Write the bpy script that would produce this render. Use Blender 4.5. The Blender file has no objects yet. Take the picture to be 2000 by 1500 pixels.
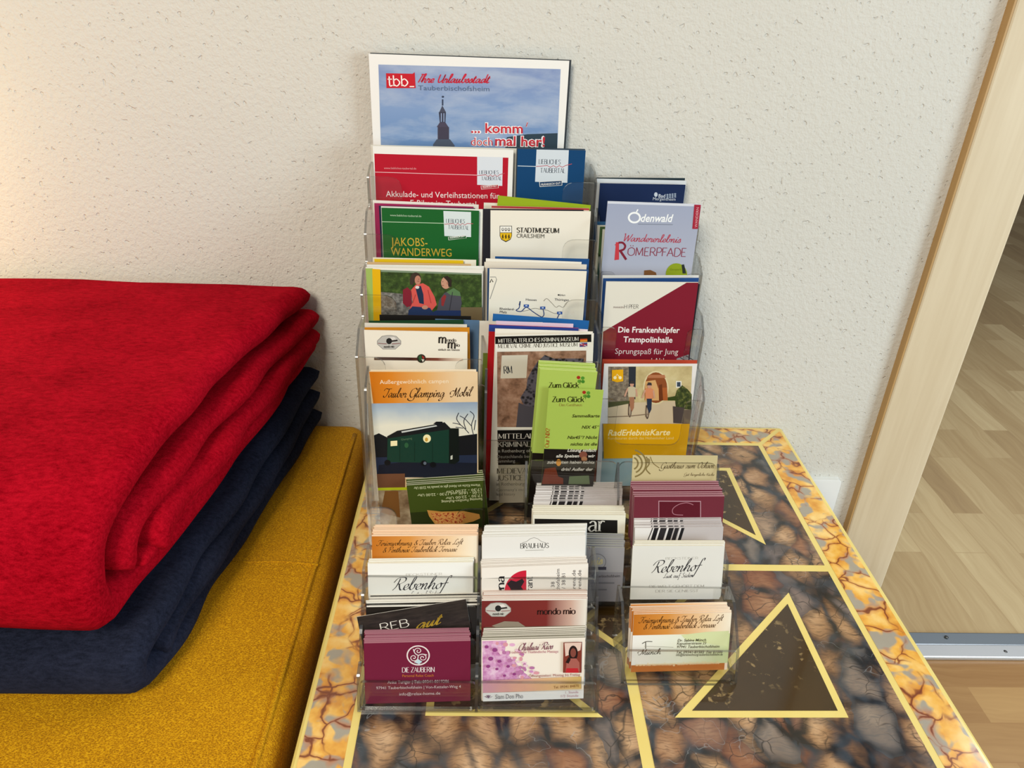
import bpy, bmesh, math, random
from mathutils import Vector, Matrix, noise
from mathutils.geometry import tessellate_polygon
random.seed(7)
SC = bpy.context.scene
COL = SC.collection

# ------------------------------------------------------------------ camera
FPX, PITCH, YAW, ROLL = 1462.9, math.radians(28.793), math.radians(2.197), math.radians(2.175)
CAM = Vector((0, 0, 0.986))
_f = Vector((math.sin(YAW)*math.cos(PITCH), math.cos(YAW)*math.cos(PITCH), -math.sin(PITCH)))
_r = Vector((math.cos(YAW), -math.sin(YAW), 0))
_u = _r.cross(_f)
RT = _r*math.cos(ROLL) + _u*math.sin(ROLL)
UP = _u*math.cos(ROLL) - _r*math.sin(ROLL)
FW = _f
cd = bpy.data.cameras.new('camera'); cd.sensor_width = 36; cd.lens = FPX/2000*36
cd.clip_start = 0.01
cam = bpy.data.objects.new('camera', cd); COL.objects.link(cam)
cam.matrix_world = Matrix((
    (RT.x, UP.x, -FW.x, CAM.x), (RT.y, UP.y, -FW.y, CAM.y), (RT.z, UP.z, -FW.z, CAM.z), (0, 0, 0, 1)))
SC.camera = cam

# ------------------------------------------------------------------ world, lights, exposure
SC.view_settings.view_transform = 'Standard'
SC.view_settings.look = 'None'
SC.view_settings.gamma = 1
SC.view_settings.use_curve_mapping = False
SC.view_settings.exposure = -0.04
SC.cycles.transparent_max_bounces = 48
SC.cycles.max_bounces = 10
w = bpy.data.worlds.new('world'); SC.world = w; w.use_nodes = True
bg = w.node_tree.nodes['Background']; bg.inputs[0].default_value = (0.93, 0.95, 1.0, 1); bg.inputs[1].default_value = 0.27

def light(name, kind, loc, target, energy, rgb, size):
    d = bpy.data.lights.new(name, kind); d.energy = energy; d.color = rgb
    if kind == 'AREA': d.shape = 'RECTANGLE'; d.size, d.size_y = size
    else: d.shadow_soft_size = size
    o = bpy.data.objects.new(name, d); COL.objects.link(o); o.location = loc
    o.rotation_euler = (Vector(target)-Vector(loc)).to_track_quat('-Z', 'Y').to_euler()
    return o
light('window_daylight', 'AREA', (2.1, -0.5, 1.0), (0.35, 0.8, 0.55), 36, (0.73, 0.90, 1.0), (1.0, 1.0))
light('ceiling_lamp_light', 'AREA', (-0.62, -1.05, 2.0), (-0.05, 0.75, 0.5), 39, (1.0, 0.94, 0.80), (0.6, 0.6))
light('side_lamp_light', 'POINT', (-0.76, 0.70, 0.78), (0, 0, 0), 2.3, (1.0, 0.78, 0.34), 0.05)
light('hall_daylight', 'AREA', (1.6, 1.05, 1.7), (1.0, 1.15, 0.0), 15, (0.97, 0.98, 1.0), (0.7, 0.5))

# ------------------------------------------------------------------ ray helpers (pixel of the 2000x1500 frame -> point on a real plane)
def ray(p):
    return RT*((p[0]-1000)/FPX) - UP*((p[1]-750)/FPX) + FW
def onZ(p, z):
    d = ray(p); return CAM + d*((z-CAM.z)/d.z)
def onY(p, y):
    d = ray(p); return CAM + d*((y-CAM.y)/d.y)

WALL_Y = 0.867
TT = 0.45

# ------------------------------------------------------------------ materials
def lin(c):
    return tuple((v/12.92 if v <= 0.04045 else ((v+0.055)/1.055)**2.4) for v in c)
def hexc(s):
    s = s.lstrip('#'); return lin(tuple(int(s[i:i+2], 16)/255 for i in (0, 2, 4)))
_mats = {}
def paint(c, rough=0.5, spec=0.18, metal=0.0):
    k = (c, rough, spec, metal)
    if k in _mats: return _mats[k]
    m = bpy.data.materials.new('ink_'+c.lstrip('#')); m.use_nodes = True
    b = m.node_tree.nodes['Principled BSDF']
    b.inputs['Base Color'].default_value = (*hexc(c), 1)
    b.inputs['Roughness'].default_value = rough
    b.inputs['Specular IOR Level'].default_value = spec
    b.inputs['Metallic'].default_value = metal
    _mats[k] = m
    return m

class NT:
    """small node-tree writer"""
    def __init__(s, name):
        s.m = bpy.data.materials.new(name); s.m.use_nodes = True
        s.t = s.m.node_tree; s.b = s.t.nodes['Principled BSDF']; s.out = s.t.nodes['Material Output']
    def n(s, typ, **kw):
        nd = s.t.nodes.new(typ)
        for k, v in kw.items():
            if k == 'ins':
                for i, x in v.items():
                    if hasattr(x, 'is_output'): s.t.links.new(x, nd.inputs[i])
                    else: nd.inputs[i].default_value = x
            else: setattr(nd, k, v)
        return nd
    def coord(s, scale=(1, 1, 1), rot=(0, 0, 0), loc=(0, 0, 0), kind='Object'):
        tc = s.n('ShaderNodeTexCoord')
        mp = s.n('ShaderNodeMapping', ins={'Vector': tc.outputs[kind], 'Scale': scale, 'Rotation': rot, 'Location': loc})
        return mp.outputs[0]
    def noise(s, v, scale, detail=3, rough=0.5, dist=0.0):
        return s.n('ShaderNodeTexNoise', ins={'Vector': v, 'Scale': scale, 'Detail': detail, 'Roughness': rough, 'Distortion': dist})
    def ramp(s, fac, stops, interp='LINEAR'):
        r = s.n('ShaderNodeValToRGB', ins={'Fac': fac}); r.color_ramp.interpolation = interp
        e = r.color_ramp.elements
        while len(e) > 1: e.remove(e[-1])
        for i, (p, c) in enumerate(stops):
            if i == 0: x = e[0]; x.position = p
            else: x = e.new(p)
            c = hexc(c) if isinstance(c, str) else ((c,)*3 if not isinstance(c, tuple) else c)
            x.color = (*c, 1)
        return r.outputs[0]
    def mix(s, fac, a, b, mode='MIX'):
        x = s.n('ShaderNodeMix', data_type='RGBA', blend_type=mode)
        for i, v in ((0, fac), (6, a), (7, b)):
            if hasattr(v, 'is_output'): s.t.links.new(v, x.inputs[i])
            elif i == 0: x.inputs[0].default_value = v
            else: x.inputs[i].default_value = (*(hexc(v) if isinstance(v, str) else v), 1)
        return x.outputs[2]
    def math(s, op, a, b=0.0):
        x = s.n('ShaderNodeMath', operation=op)
        for i, v in enumerate((a, b)):
            if hasattr(v, 'is_output'): s.t.links.new(v, x.inputs[i])
            else: x.inputs[i].default_value = v
        return x.outputs[0]
    def warp(s, v, scale, amt):
        nz = s.noise(v, scale, 2)
        a = s.n('ShaderNodeVectorMath', operation='SUBTRACT', ins={0: nz.outputs[1], 1: (0.5, 0.5, 0.5)})
        b = s.n('ShaderNodeVectorMath', operation='SCALE', ins={0: a.outputs[0], 'Scale': amt})
        c = s.n('ShaderNodeVectorMath', operation='ADD', ins={0: v, 1: b.outputs[0]})
        return c.outputs[0]
    def vor(s, v, scale, feature='F1'):
        return s.n('ShaderNodeTexVoronoi', feature=feature, ins={'Vector': v, 'Scale': scale})
    def base(s, c):
        if hasattr(c, 'is_output'): s.t.links.new(c, s.b.inputs['Base Color'])
        else: s.b.inputs['Base Color'].default_value = (*hexc(c), 1)
    def set(s, **kw):
        for k, v in kw.items():
            s.b.inputs[k.replace('_', ' ')].default_value = v
    def bump(s, h, strength, dist=0.001):
        b = s.n('ShaderNodeBump', ins={'Height': h, 'Strength': strength, 'Distance': dist})
        s.t.links.new(b.outputs[0], s.b.inputs['Normal'])

def grad(name, axis, stops, a, b, noise_amt=0.0, nscale=60):
    """printed colour gradient in the sheet's own coordinates"""
    k = NT(name); v = k.coord()
    sx = k.n('ShaderNodeSeparateXYZ', ins={0: v})
    t = k.math('DIVIDE', k.math('SUBTRACT', sx.outputs[axis], a), b-a)
    if noise_amt:
        t = k.math('ADD', t, k.math('MULTIPLY', k.math('SUBTRACT', k.noise(v, nscale, 4).outputs[0], 0.5), noise_amt))
    k.base(k.ramp(t, stops)); k.set(Roughness=0.4)
    return k.m
def mottled(name, stops, scale, detail=4, vor=False, stretch=(1, 1, 1)):
    k = NT(name); v = k.coord(stretch)
    if vor:
        f = k.vor(k.warp(v, scale*1.5, 0.4/scale), scale).outputs[0]
        f = k.math('MULTIPLY', f, 1.3)
    else: f = k.noise(v, scale, detail, 0.65).outputs[0]
    k.base(k.ramp(f, stops)); k.set(Roughness=0.4)
    return k.m

# plaster wall
k = NT('wall_plaster'); v = k.coord()
n1 = k.noise(v, 215, 3, 0.55); n2 = k.noise(v, 520, 2)
pit = k.ramp(k.noise(v, 150, 1).outputs[0], [(0.27, 0.0), (0.33, 1.0)])
h = k.math('ADD', k.math('ADD', k.math('MULTIPLY', n1.outputs[0], 0.8), k.math('MULTIPLY', n2.outputs[0], 0.2)), k.math('MULTIPLY', pit, 0.7))
k.base(k.mix(k.noise(v, 5, 2).outputs[0], '#cfccc3', '#d5d2ca')); k.set(Roughness=0.92, Specular_IOR_Level=0.15); k.bump(h, 0.65, 0.0024)
M_WALL = k.m

def wood(name, a, b, scale=(30, 2, 2), bumpy=0.05):
    k = NT(name); v = k.coord(scale)
    n1 = k.noise(v, 1.5, 5, 0.6, 0.6)
    n2 = k.noise(k.coord((scale[0]*3, scale[1], scale[2])), 3, 3)
    f = k.math('ADD', k.math('MULTIPLY', n1.outputs[0], 0.7), k.math('MULTIPLY', n2.outputs[0], 0.3))
    k.base(k.ramp(f, [(0.3, a), (0.7, b)])); k.set(Roughness=0.45, Specular_IOR_Level=0.3)
    return k.m
M_MAPLE = wood('maple_wood', '#cab797', '#dccdb0', (20, 20, 1.6))
M_MAPLE_EDGE = wood('maple_edge', '#b08a56', '#c19c68', (20, 20, 1.6))

def laminate(name, along_y, tint):
    k = NT(name)
    v = k.coord(rot=(0, 0, math.radians(90) if along_y else 0), loc=(0.11, 0.05, 0))
    br = k.n('ShaderNodeTexBrick', offset=0.37, ins={'Vector': v, 'Color1': (0, 0, 0, 1), 'Color2': (1, 1, 1, 1), 'Mortar': (0.2, 0.2, 0.2, 1),
              'Scale': 1.0, 'Mortar Size': 0.0006, 'Bias': 0.0, 'Brick Width': 0.34, 'Row Height': 0.066})
    tone = br.outputs[0]
    wv = k.warp(v, 6, 0.06)
    mp = k.n('ShaderNodeMapping', ins={'Vector': wv, 'Scale': (2.2, 42, 1)})
    offs = k.n('ShaderNodeVectorMath', operation='ADD', ins={0: mp.outputs[0], 1: tone})
    g = k.noise(offs.outputs[0], 1.6, 5, 0.6, 0.8).outputs[0]
    f = k.math('ADD', k.math('MULTIPLY', tone, 0.5), k.math('MULTIPLY', g, 0.62))
    k.base(k.ramp(f, tint)); k.set(Roughness=0.32, Specular_IOR_Level=0.4)
    return k.m
M_LAM_HALL = laminate('laminate_hall', True, [(0.1, '#8c7252'), (0.45, '#a68d66'), (0.8, '#bca67e'), (1.0, '#cbb98f')])
M_LAM_ROOM = laminate('laminate_room', False, [(0.1, '#8a6238'), (0.5, '#a07a4c'), (1.0, '#b8935f')])
M_ALU = paint('#aeb6bc', 0.38, 0.5, 0.85)
M_ALU2 = paint('#d4d6d6', 0.42, 0.5, 0.8)

# bench fabric
k = NT('mustard_weave'); v = k.coord()
vv = k.warp(v, 60, 0.004)
c1 = k.vor(k.n('ShaderNodeMapping', ins={'Vector': vv, 'Scale': (620, 1000, 620), 'Rotation': (0, 0, 0.6)}).outputs[0], 1.0).outputs[0]
c2 = k.noise(v, 26, 3).outputs[0]; c3 = k.noise(v, 1300, 2).outputs[0]
f = k.math('ADD', k.math('MULTIPLY', c1, 0.5), k.math('ADD', k.math('MULTIPLY', c2, 0.12), k.math('MULTIPLY', c3, 0.55)))
k.base(k.ramp(f, [(0.3, '#7a4e00'), (0.56, '#bb8000'), (0.86, '#e3aa10')])); k.set(Roughness=0.75, Specular_IOR_Level=0.15, Sheen_Weight=0.03)
k.bump(f, 0.5, 0.0012); M_MUSTARD = k.m
# fleece
def fleece(name, a, b, sheen_c, amt):
    k = NT(name); v = k.coord()
    st = k.noise(k.n('ShaderNodeMapping', ins={'Vector': k.warp(v, 30, 0.01), 'Scale': (1.0, 2.6, 2.6)}).outputs[0], 130, 5, 0.7).outputs[0]
    fi = k.noise(v, 900, 3, 0.7).outputs[0]
    lo = k.noise(v, 18, 3).outputs[0]
    f = k.math('ADD', k.math('MULTIPLY', st, 0.55), k.math('ADD', k.math('MULTIPLY', fi, 0.25), k.math('MULTIPLY', lo, 0.25)))
    k.base(k.ramp(f, [(0.38, a), (0.66, b)]))
    k.set(Roughness=0.95, Specular_IOR_Level=0.02, Sheen_Weight=amt, Sheen_Roughness=0.5); k.b.inputs['Sheen Tint'].default_value = (*hexc(sheen_c), 1)
    k.bump(f, 0.7, 0.003); return k.m
M_RED = fleece('red_fleece', '#7c000c', '#bd0f24', '#ff5a70', 0.03)
M_NAVY = fleece('navy_fleece', '#12151f', '#292d3e', '#7f88b0', 0.08)

# clear acrylic: surface reflection over plain see-through (thin sheets)
def acrylic(name, tint, rough, extra):
    m = bpy.data.materials.new(name); m.use_nodes = True; t = m.node_tree; t.nodes.clear()
    o = t.nodes.new('ShaderNodeOutputMaterial'); mx = t.nodes.new('ShaderNodeMixShader')
    tr = t.nodes.new('ShaderNodeBsdfTransparent'); tr.inputs[0].default_value = (*tint, 1)
    gl = t.nodes.new('ShaderNodeBsdfGlossy'); gl.inputs['Roughness'].default_value = rough; gl.inputs[0].default_value = (1, 1, 1, 1)
    lw = t.nodes.new('ShaderNodeLayerWeight'); lw.inputs[0].default_value = 0.5
    pw = t.nodes.new('ShaderNodeMath'); pw.operation = 'POWER'; pw.inputs[1].default_value = 4.0
    ad = t.nodes.new('ShaderNodeMath'); ad.operation = 'MULTIPLY_ADD'; ad.inputs[1].default_value = 0.6; ad.inputs[2].default_value = 0.035+extra
    t.links.new(lw.outputs['Facing'], pw.inputs[0]); t.links.new(pw.outputs[0], ad.inputs[0]); t.links.new(ad.outputs[0], mx.inputs[0])
    t.links.new(tr.outputs[0], mx.inputs[1]); t.links.new(gl.outputs[0], mx.inputs[2]); t.links.new(mx.outputs[0], o.inputs[0])
    return m
M_ACR = acrylic('clear_acrylic', (0.965, 0.965, 0.958), 0.04, 0.0)
M_ACR_E = acrylic('acrylic_edge', (0.52, 0.52, 0.50), 0.22, 0.12)

# table
k = NT('crackle_tile'); v = k.coord()
wv = k.warp(k.warp(v, 16, 0.030), 50, 0.010)
sq = k.n('ShaderNodeMapping', ins={'Vector': wv, 'Scale': (1.12, 0.74, 1), 'Rotation': (0, 0, 0.18)}).outputs[0]
d1 = k.vor(sq, 33, 'DISTANCE_TO_EDGE').outputs[0]
cell = k.vor(sq, 33)
sep = k.n('ShaderNodeSeparateColor', ins={0: cell.outputs[1]})
lum = k.math('ADD', k.math('MULTIPLY', cell.outputs[0], 0.7), k.math('MULTIPLY', k.noise(v, 60, 4, 0.6).outputs[0], 0.5))
body = k.ramp(lum, [(0.28, '#c8a27a'), (0.5, '#a8815a'), (0.72, '#7c583a'), (0.95, '#4a3222')])
hatch = k.noise(k.n('ShaderNodeMapping', ins={'Vector': wv, 'Scale': (22, 130, 1), 'Rotation': (0, 0, 0.25)}).outputs[0], 5, 2).outputs[0]
body = k.mix(k.ramp(hatch, [(0.5, 0.0), (0.64, 0.5)]), body, '#4a3424')
body = k.mix(k.ramp(sep.outputs[0], [(0.74, 0.0), (0.9, 0.55)]), body, '#7a361c')
body = k.mix(k.ramp(sep.outputs[1], [(0.76, 0.0), (0.84, 0.65)]), body, '#666b6c')
shade = k.math('MULTIPLY', k.ramp(d1, [(0.0, 1.0), (0.05, 0.94), (0.10, 0.6), (0.21, 0.0)]), k.ramp(k.noise(v, 30, 2).outputs[0], [(0.34, 0.35), (0.55, 1.0)]))
body = k.mix(shade, body, k.mix(k.ramp(k.noise(v, 40, 2).outputs[0], [(0.45, 0.0), (0.6, 1.0)]), '#0f1318', '#323a42'))
arc = k.math('MULTIPLY', k.ramp(k.vor(k.warp(v, 22, 0.05), 58, 'DISTANCE_TO_EDGE').outputs[0], [(0.0, 0.85), (0.035, 0.0)]), k.ramp(k.noise(v, 25, 1).outputs[0], [(0.5, 0.0), (0.58, 1.0)]))
body = k.mix(arc, body, '#17110e')
wisp = k.math('MULTIPLY', k.ramp(k.noise(k.warp(v, 30, 0.05), 34, 2).outputs[0], [(0.492, 0.0), (0.5, 0.4), (0.508, 0.0)]), k.ramp(k.noise(v, 19, 1).outputs[0], [(0.56, 0.0), (0.62, 1.0)]))
body = k.mix(wisp, body, '#a3a8aa')
k.base(body); k.set(Roughness=0.16, Specular_IOR_Level=0.5, Coat_Weight=0.5, Coat_Roughness=0.06); M_CRACK = k.m
k = NT('amber_strip'); v = k.coord()
wv = k.warp(k.warp(v, 24, 0.05), 80, 0.006)
d1 = k.vor(wv, 36, 'DISTANCE_TO_EDGE').outputs[0]
nb = k.noise(k.warp(v, 34, 0.03), 40, 2).outputs[0]
body = k.ramp(k.noise(v, 52, 3).outputs[0], [(0.3, '#d68e28'), (0.48, '#ecb24a'), (0.7, '#f5d080')])
body = k.mix(k.ramp(nb, [(0.50, 0.0), (0.565, 0.92)]), body, '#9a978c')
gate = k.ramp(k.noise(v, 36, 2).outputs[0], [(0.36, 0.0), (0.5, 1.0)])
body = k.mix(k.math('MULTIPLY', k.ramp(d1, [(0.0, 0.75), (0.05, 0.5), (0.14, 0.0)]), gate), body, '#c0671a')
body = k.mix(k.math('MULTIPLY', k.ramp(d1, [(0.0, 1.0), (0.02, 0.7), (0.04, 0.0)]), gate), body, '#74300a')
k.base(body); k.set(Roughness=0.16, Specular_IOR_Level=0.5, Coat_Weight=0.5, Coat_Roughness=0.06); M_AMBER = k.m
k = NT('dark_inlay'); v = k.coord()
sp = k.math('MULTIPLY', k.ramp(k.noise(k.warp(v, 60, 0.01), 130, 3).outputs[0], [(0.60, 0.0), (0.68, 1.0)]), k.ramp(k.noise(v, 16, 1).outputs[0], [(0.45, 0.0), (0.6, 1.0)]))
body = k.mix(k.noise(v, 25, 3).outputs[0], '#2b1c08', '#46300f')
k.base(k.mix(sp, body, '#a58a5a')); k.set(Roughness=0.14, Specular_IOR_Level=0.5, Coat_Weight=0.5, Coat_Roughness=0.05); M_INLAY = k.m
k = NT('cream_lacquer'); v = k.coord(); k.base(k.mix(k.noise(v, 30, 3).outputs[0], '#ecd884', '#e2c768')); k.set(Roughness=0.2, Coat_Weight=0.5, Coat_Roughness=0.06); M_CREAM = k.m
M_TLEG = paint('#2b1d0c', 0.3)

# ------------------------------------------------------------------ object helpers
def link(name, me, parent=None):
    o = bpy.data.objects.new(name, me); COL.objects.link(o)
    if parent is not None: o.parent = parent
    return o
def tag(o, label, cat, group=None, kind=None):
    o['label'] = label; o['category'] = cat
    if group: o['group'] = group
    if kind: o['kind'] = kind
    return o
def thing(name, label, cat, loc=(0, 0, 0), group=None):
    o = bpy.data.objects.new(name, None); COL.objects.link(o); o.location = loc; o.empty_display_size = 0.05
    return tag(o, label, cat, group)
def structure(o): o['kind'] = 'structure'; return o
def bm_obj(name, bm, mats, parent=None, smooth=False, bevel=0, seg=2):
    me = bpy.data.meshes.new(name); bmesh.ops.recalc_face_normals(bm, faces=bm.faces[:]); bm.to_mesh(me); bm.free()
    for m in (mats if isinstance(mats, (list, tuple)) else [mats]): me.materials.append(m)
    if smooth:
        for p in me.polygons: p.use_smooth = True
    o = link(name, me)
    if bevel:
        b = o.modifiers.new('edge', 'BEVEL'); b.width = bevel; b.segments = seg; b.limit_method = 'ANGLE'
    if parent is not None:
        o.parent = parent; o.matrix_parent_inverse = Matrix.Translation(-Vector(parent.location))
    return o
def box(bm, x0, x1, y0, y1, z0, z1, mi=0):
    vs = [bm.verts.new(p) for p in ((x0,y0,z0),(x1,y0,z0),(x1,y1,z0),(x0,y1,z0),(x0,y0,z1),(x1,y0,z1),(x1,y1,z1),(x0,y1,z1))]
    for q in ((0,3,2,1),(4,5,6,7),(0,1,5,4),(1,2,6,5),(2,3,7,6),(3,0,4,7)):
        f = bm.faces.new([vs[i] for i in q]); f.material_index = mi
def prism(bm, pts, off, mcap=0, mside=1):
    """solid sheet: outline pts (3D, planar) pushed by vector off"""
    off = Vector(off); a = [bm.verts.new(p) for p in pts]; b = [bm.verts.new(Vector(p)+off) for p in pts]
    tri = tessellate_polygon([[Vector(p) for p in pts]])
    for t in tri:
        f = bm.faces.new([a[i] for i in t]); f.material_index = mcap
        f = bm.faces.new([b[i] for i in reversed(t)]); f.material_index = mcap
    n = len(pts)
    for i in range(n):
        j = (i+1) % n
        f = bm.faces.new((a[i], a[j], b[j], b[i])); f.material_index = mside
def rounded(pts, r, seg=4):
    """2D polygon with rounded corners; r number or list"""
    out = []; n = len(pts)
    for i in range(n):
        rr = r[i] if isinstance(r, (list, tuple)) else r
        p = Vector(pts[i]); a = Vector(pts[i-1])-p; b = Vector(pts[(i+1) % n])-p
        if rr <= 0: out.append((p.x, p.y)); continue
        d = min(rr, a.length*0.49, b.length*0.49); A = p+a.normalized()*d; B = p+b.normalized()*d
        for s in range(seg+1):
            t = s/seg; q = A*(1-t)**2 + p*2*t*(1-t) + B*t*t
            out.append((q.x, q.y))
    return out
def tube(bm, pts, r, sides=8, mi=0):
    rings = []
    for i, p in enumerate(pts):
        p = Vector(p); d = (Vector(pts[min(i+1, len(pts)-1)])-Vector(pts[max(i-1, 0)])).normalized()
        a = d.orthogonal().normalized(); b = d.cross(a)
        rings.append([bm.verts.new(p+(a*math.cos(2*math.pi*s/sides)+b*math.sin(2*math.pi*s/sides))*r) for s in range(sides)])
    for i in range(len(rings)-1):
        for s in range(sides):
            f = bm.faces.new((rings[i][s], rings[i][(s+1) % sides], rings[i+1][(s+1) % sides], rings[i+1][s])); f.material_index = mi
    bm.faces.new(rings[0]); bm.faces.new(rings[-1])

# ------------------------------------------------------------------ lettering
def crom(pts, seg=6):
    if len(pts) < 3: return pts
    out = []
    P = [pts[0]]+pts+[pts[-1]]
    for i in range(1, len(P)-2):
        a, b, c, d = P[i-1], P[i], P[i+1], P[i+2]
        for s in range(seg):
            t = s/seg
            out.append(tuple(0.5*(2*b[q]+(c[q]-a[q])*t+(2*a[q]-5*b[q]+4*c[q]-d[q])*t*t+(3*b[q]-a[q]-3*c[q]+d[q])*t**3) for q in (0, 1)))
    out.append(pts[-1]); return out
SERIF = {
'A': (8.4, 'l0.3,0 4,10;l4,10 8,0;l1.8,3.6 6.3,3.6'), 'B': (7.6, 'l1,0 1,10;c1,10 5,10 6.4,7.7 5,5.3 1,5.3;c1,5.3 5.5,5.3 7.2,2.7 5.5,0 1,0'),
'C': (8.2, 'c7.8,7.8 5,10 1.2,8 .5,5 1.2,2 5,0 7.9,2'), 'D': (8.8, 'l1,0 1,10;c1,10 5,9.9 8,7 8,3 5,.1 1,0'), 'E': (7, 'l1,0 1,10;l1,10 6,10;l1,5.2 5,5.2;l1,0 6.3,0'),
'F': (6.6, 'l1,0 1,10;l1,10 6.2,10;l1,5.2 5,5.2'), 'G': (8.8, 'c7.8,8 5,10 1.2,8 .5,5 1.2,2 5,0 7.8,1.2;l7.8,1 7.8,4.6'), 'H': (9.2, 'l1,0 1,10;l8,0 8,10;l1,5 8,5'),
'I': (2.6, 'l1.2,0 1.2,10'), 'J': (4.4, 'c3,10 3,2 1.6,-.6 0,.2'), 'K': (8.2, 'l1,0 1,10;l7,10 1,4.5;l3,6.2 8,0'), 'L': (6.6, 'l1,0 1,10;l1,0 6.3,0'),
'M': (10.6, 'l1,0 1.4,10;l1.4,10 5,1;l5,1 8.8,10;l8.8,10 9.2,0'), 'N': (9, 'l1,0 1,10;l1,10 8,0;l8,0 8,10'), 'O': (9.4, 'c4.5,10 1,8 .5,5 1,2 4.5,0 8,2 8.6,5 8,8 4.5,10'),
'P': (7, 'l1,0 1,10;c1,10 5,10 6.8,7.5 5,4.7 1,4.7'), 'R': (8, 'l1,0 1,10;c1,10 5,10 6.6,7.6 5,5 1,5;l3.6,5 7.8,0'), 'S': (7, 'c6.2,8.4 4,10 1.2,8.5 1.6,6.2 5.4,4.4 6.4,2 3.8,0 .6,1.5'),
'T': (8, 'l.3,10 7.7,10;l4,10 4,0'), 'U': (8.4, 'c1,10 1,3 4,0 7,3 7,10'), 'V': (8, 'l.3,10 4,0;l4,0 7.8,10'), 'W': (11.6, 'l.3,10 3,0;l3,0 5.7,9;l5.7,9 8.5,0;l8.5,0 11.2,10'),
'X': (8, 'l.5,10 7.5,0;l7.3,10 .5,0'), 'Z': (7.4, 'l.8,10 6.6,10;l6.6,10 .6,0;l.6,0 6.9,0'),
'a': (6.4, 'c1,5.4 3,6.6 4.8,5.4 4.9,.8 6,.2;c4.9,3.9 2,3.5 .6,1.8 2.2,0 4.9,1.5'), 'b': (7, 'l1,10 1,0;c1,5 3.6,6.6 6.2,3.3 3.6,0 1,1.6'), 'p': (7, 'l1,6.4 1,-3;c1,5 3.6,6.6 6.2,3.3 3.6,0 1,1.6'), 'f': (4.4, 'c4.2,9.2 3,10 1.8,8 1.8,0;l.2,6.4 3.8,6.4'), 'v': (6.2, 'l.3,6.5 3,0;l3,0 5.8,6.5'), 'w': (9, 'l.3,6.5 2.6,0;l2.6,0 4.5,6;l4.5,6 6.4,0;l6.4,0 8.7,6.5'), 'y': (6.2, 'l.3,6.5 3,.4;c5.8,6.5 3,.2 1.6,-3 .2,-2.6'), 'c': (6, 'c5.4,5.3 3,6.6 .7,3.3 3,0 5.6,1.2'), 'd': (7, 'l5.9,0 5.9,10;c5.9,5 3.3,6.6 .7,3.3 3.3,0 5.9,1.6'),
'e': (6.2, 'c.8,3.6 5.6,3.6 5.2,5.7 3.2,6.6 .7,3.3 3,0 5.6,1.2'), 'g': (6.8, 'c5.9,5 3.3,6.6 .7,3.3 3.3,0 5.9,1.6;c5.9,6.4 5.9,-1.6 3.3,-3.2 1,-2.2'), 'h': (7.2, 'l1,0 1,10;c1,4.6 3.6,6.6 5.7,5 5.8,0'),
'i': (2.6, 'l1.2,0 1.2,6.6;d1.2,9'), 'k': (6.8, 'l1,0 1,10;l5.6,6.4 1,3;l2.6,4.2 6.4,0'), 'l': (2.6, 'l1.2,0 1.2,10'), 'm': (10.6, 'l1,0 1,6.6;c1,4.6 3.2,6.6 5,5 5.1,0;c5.1,4.6 7.4,6.6 9.2,5 9.3,0'),
'n': (7.2, 'l1,0 1,6.6;c1,4.6 3.6,6.6 5.7,5 5.8,0'), 'o': (6.8, 'c3.4,6.6 1,5.4 .7,3.3 1,1.2 3.4,0 5.8,1.2 6,3.3 5.8,5.4 3.4,6.6'), 'r': (5, 'l1,0 1,6.6;c1,4.4 2.6,6.5 4.4,6.2'),
's': (5.4, 'c4.6,5.6 2.8,6.6 1,5.4 1.4,3.9 4.2,2.6 4.6,1 2.6,0 .6,1'), 't': (4.2, 'c1.5,9 1.5,1.4 2.4,0 4,.8;l0,6.4 3.8,6.4'), 'u': (7.2, 'c1,6.6 1,1.6 2.8,0 5.8,2;l5.8,0 5.8,6.6'),
'ü': (7.2, 'c1,6.6 1,1.6 2.8,0 5.8,2;l5.8,0 5.8,6.6;d2.2,8.8;d4.8,8.8'), 'z': (6, 'l.8,6.4 5.2,6.4;l5.2,6.4 .6,.1;l.6,.1 5.6,.1'),
'Ö': (9.4, 'c4.5,10 1,8 .5,5 1,2 4.5,0 8,2 8.6,5 8,8 4.5,10;d3,12;d6,12'), "'": (2, 'l1,8 1,10'), '.': (2.4, 'd1,.5'), '*': (4, 'l.5,7 3,9.5;l.5,9.5 3,7'), '4': (6.5, 'l5,0 5,10;l5,10 .5,3;l.5,3 6.5,3'), '5': (6.5, 'l5.6,10 1.4,10;l1.4,10 1,5.6;c1,5.6 4.6,6 5.6,3 3.6,0 .6,.8'), '?': (5, 'c.6,8 3,10 4.6,7.6 2.4,4.6 2.4,3;d2.4,.5'), ',': (2.4, 'l1.4,.6 .6,-1.6')}
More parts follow.
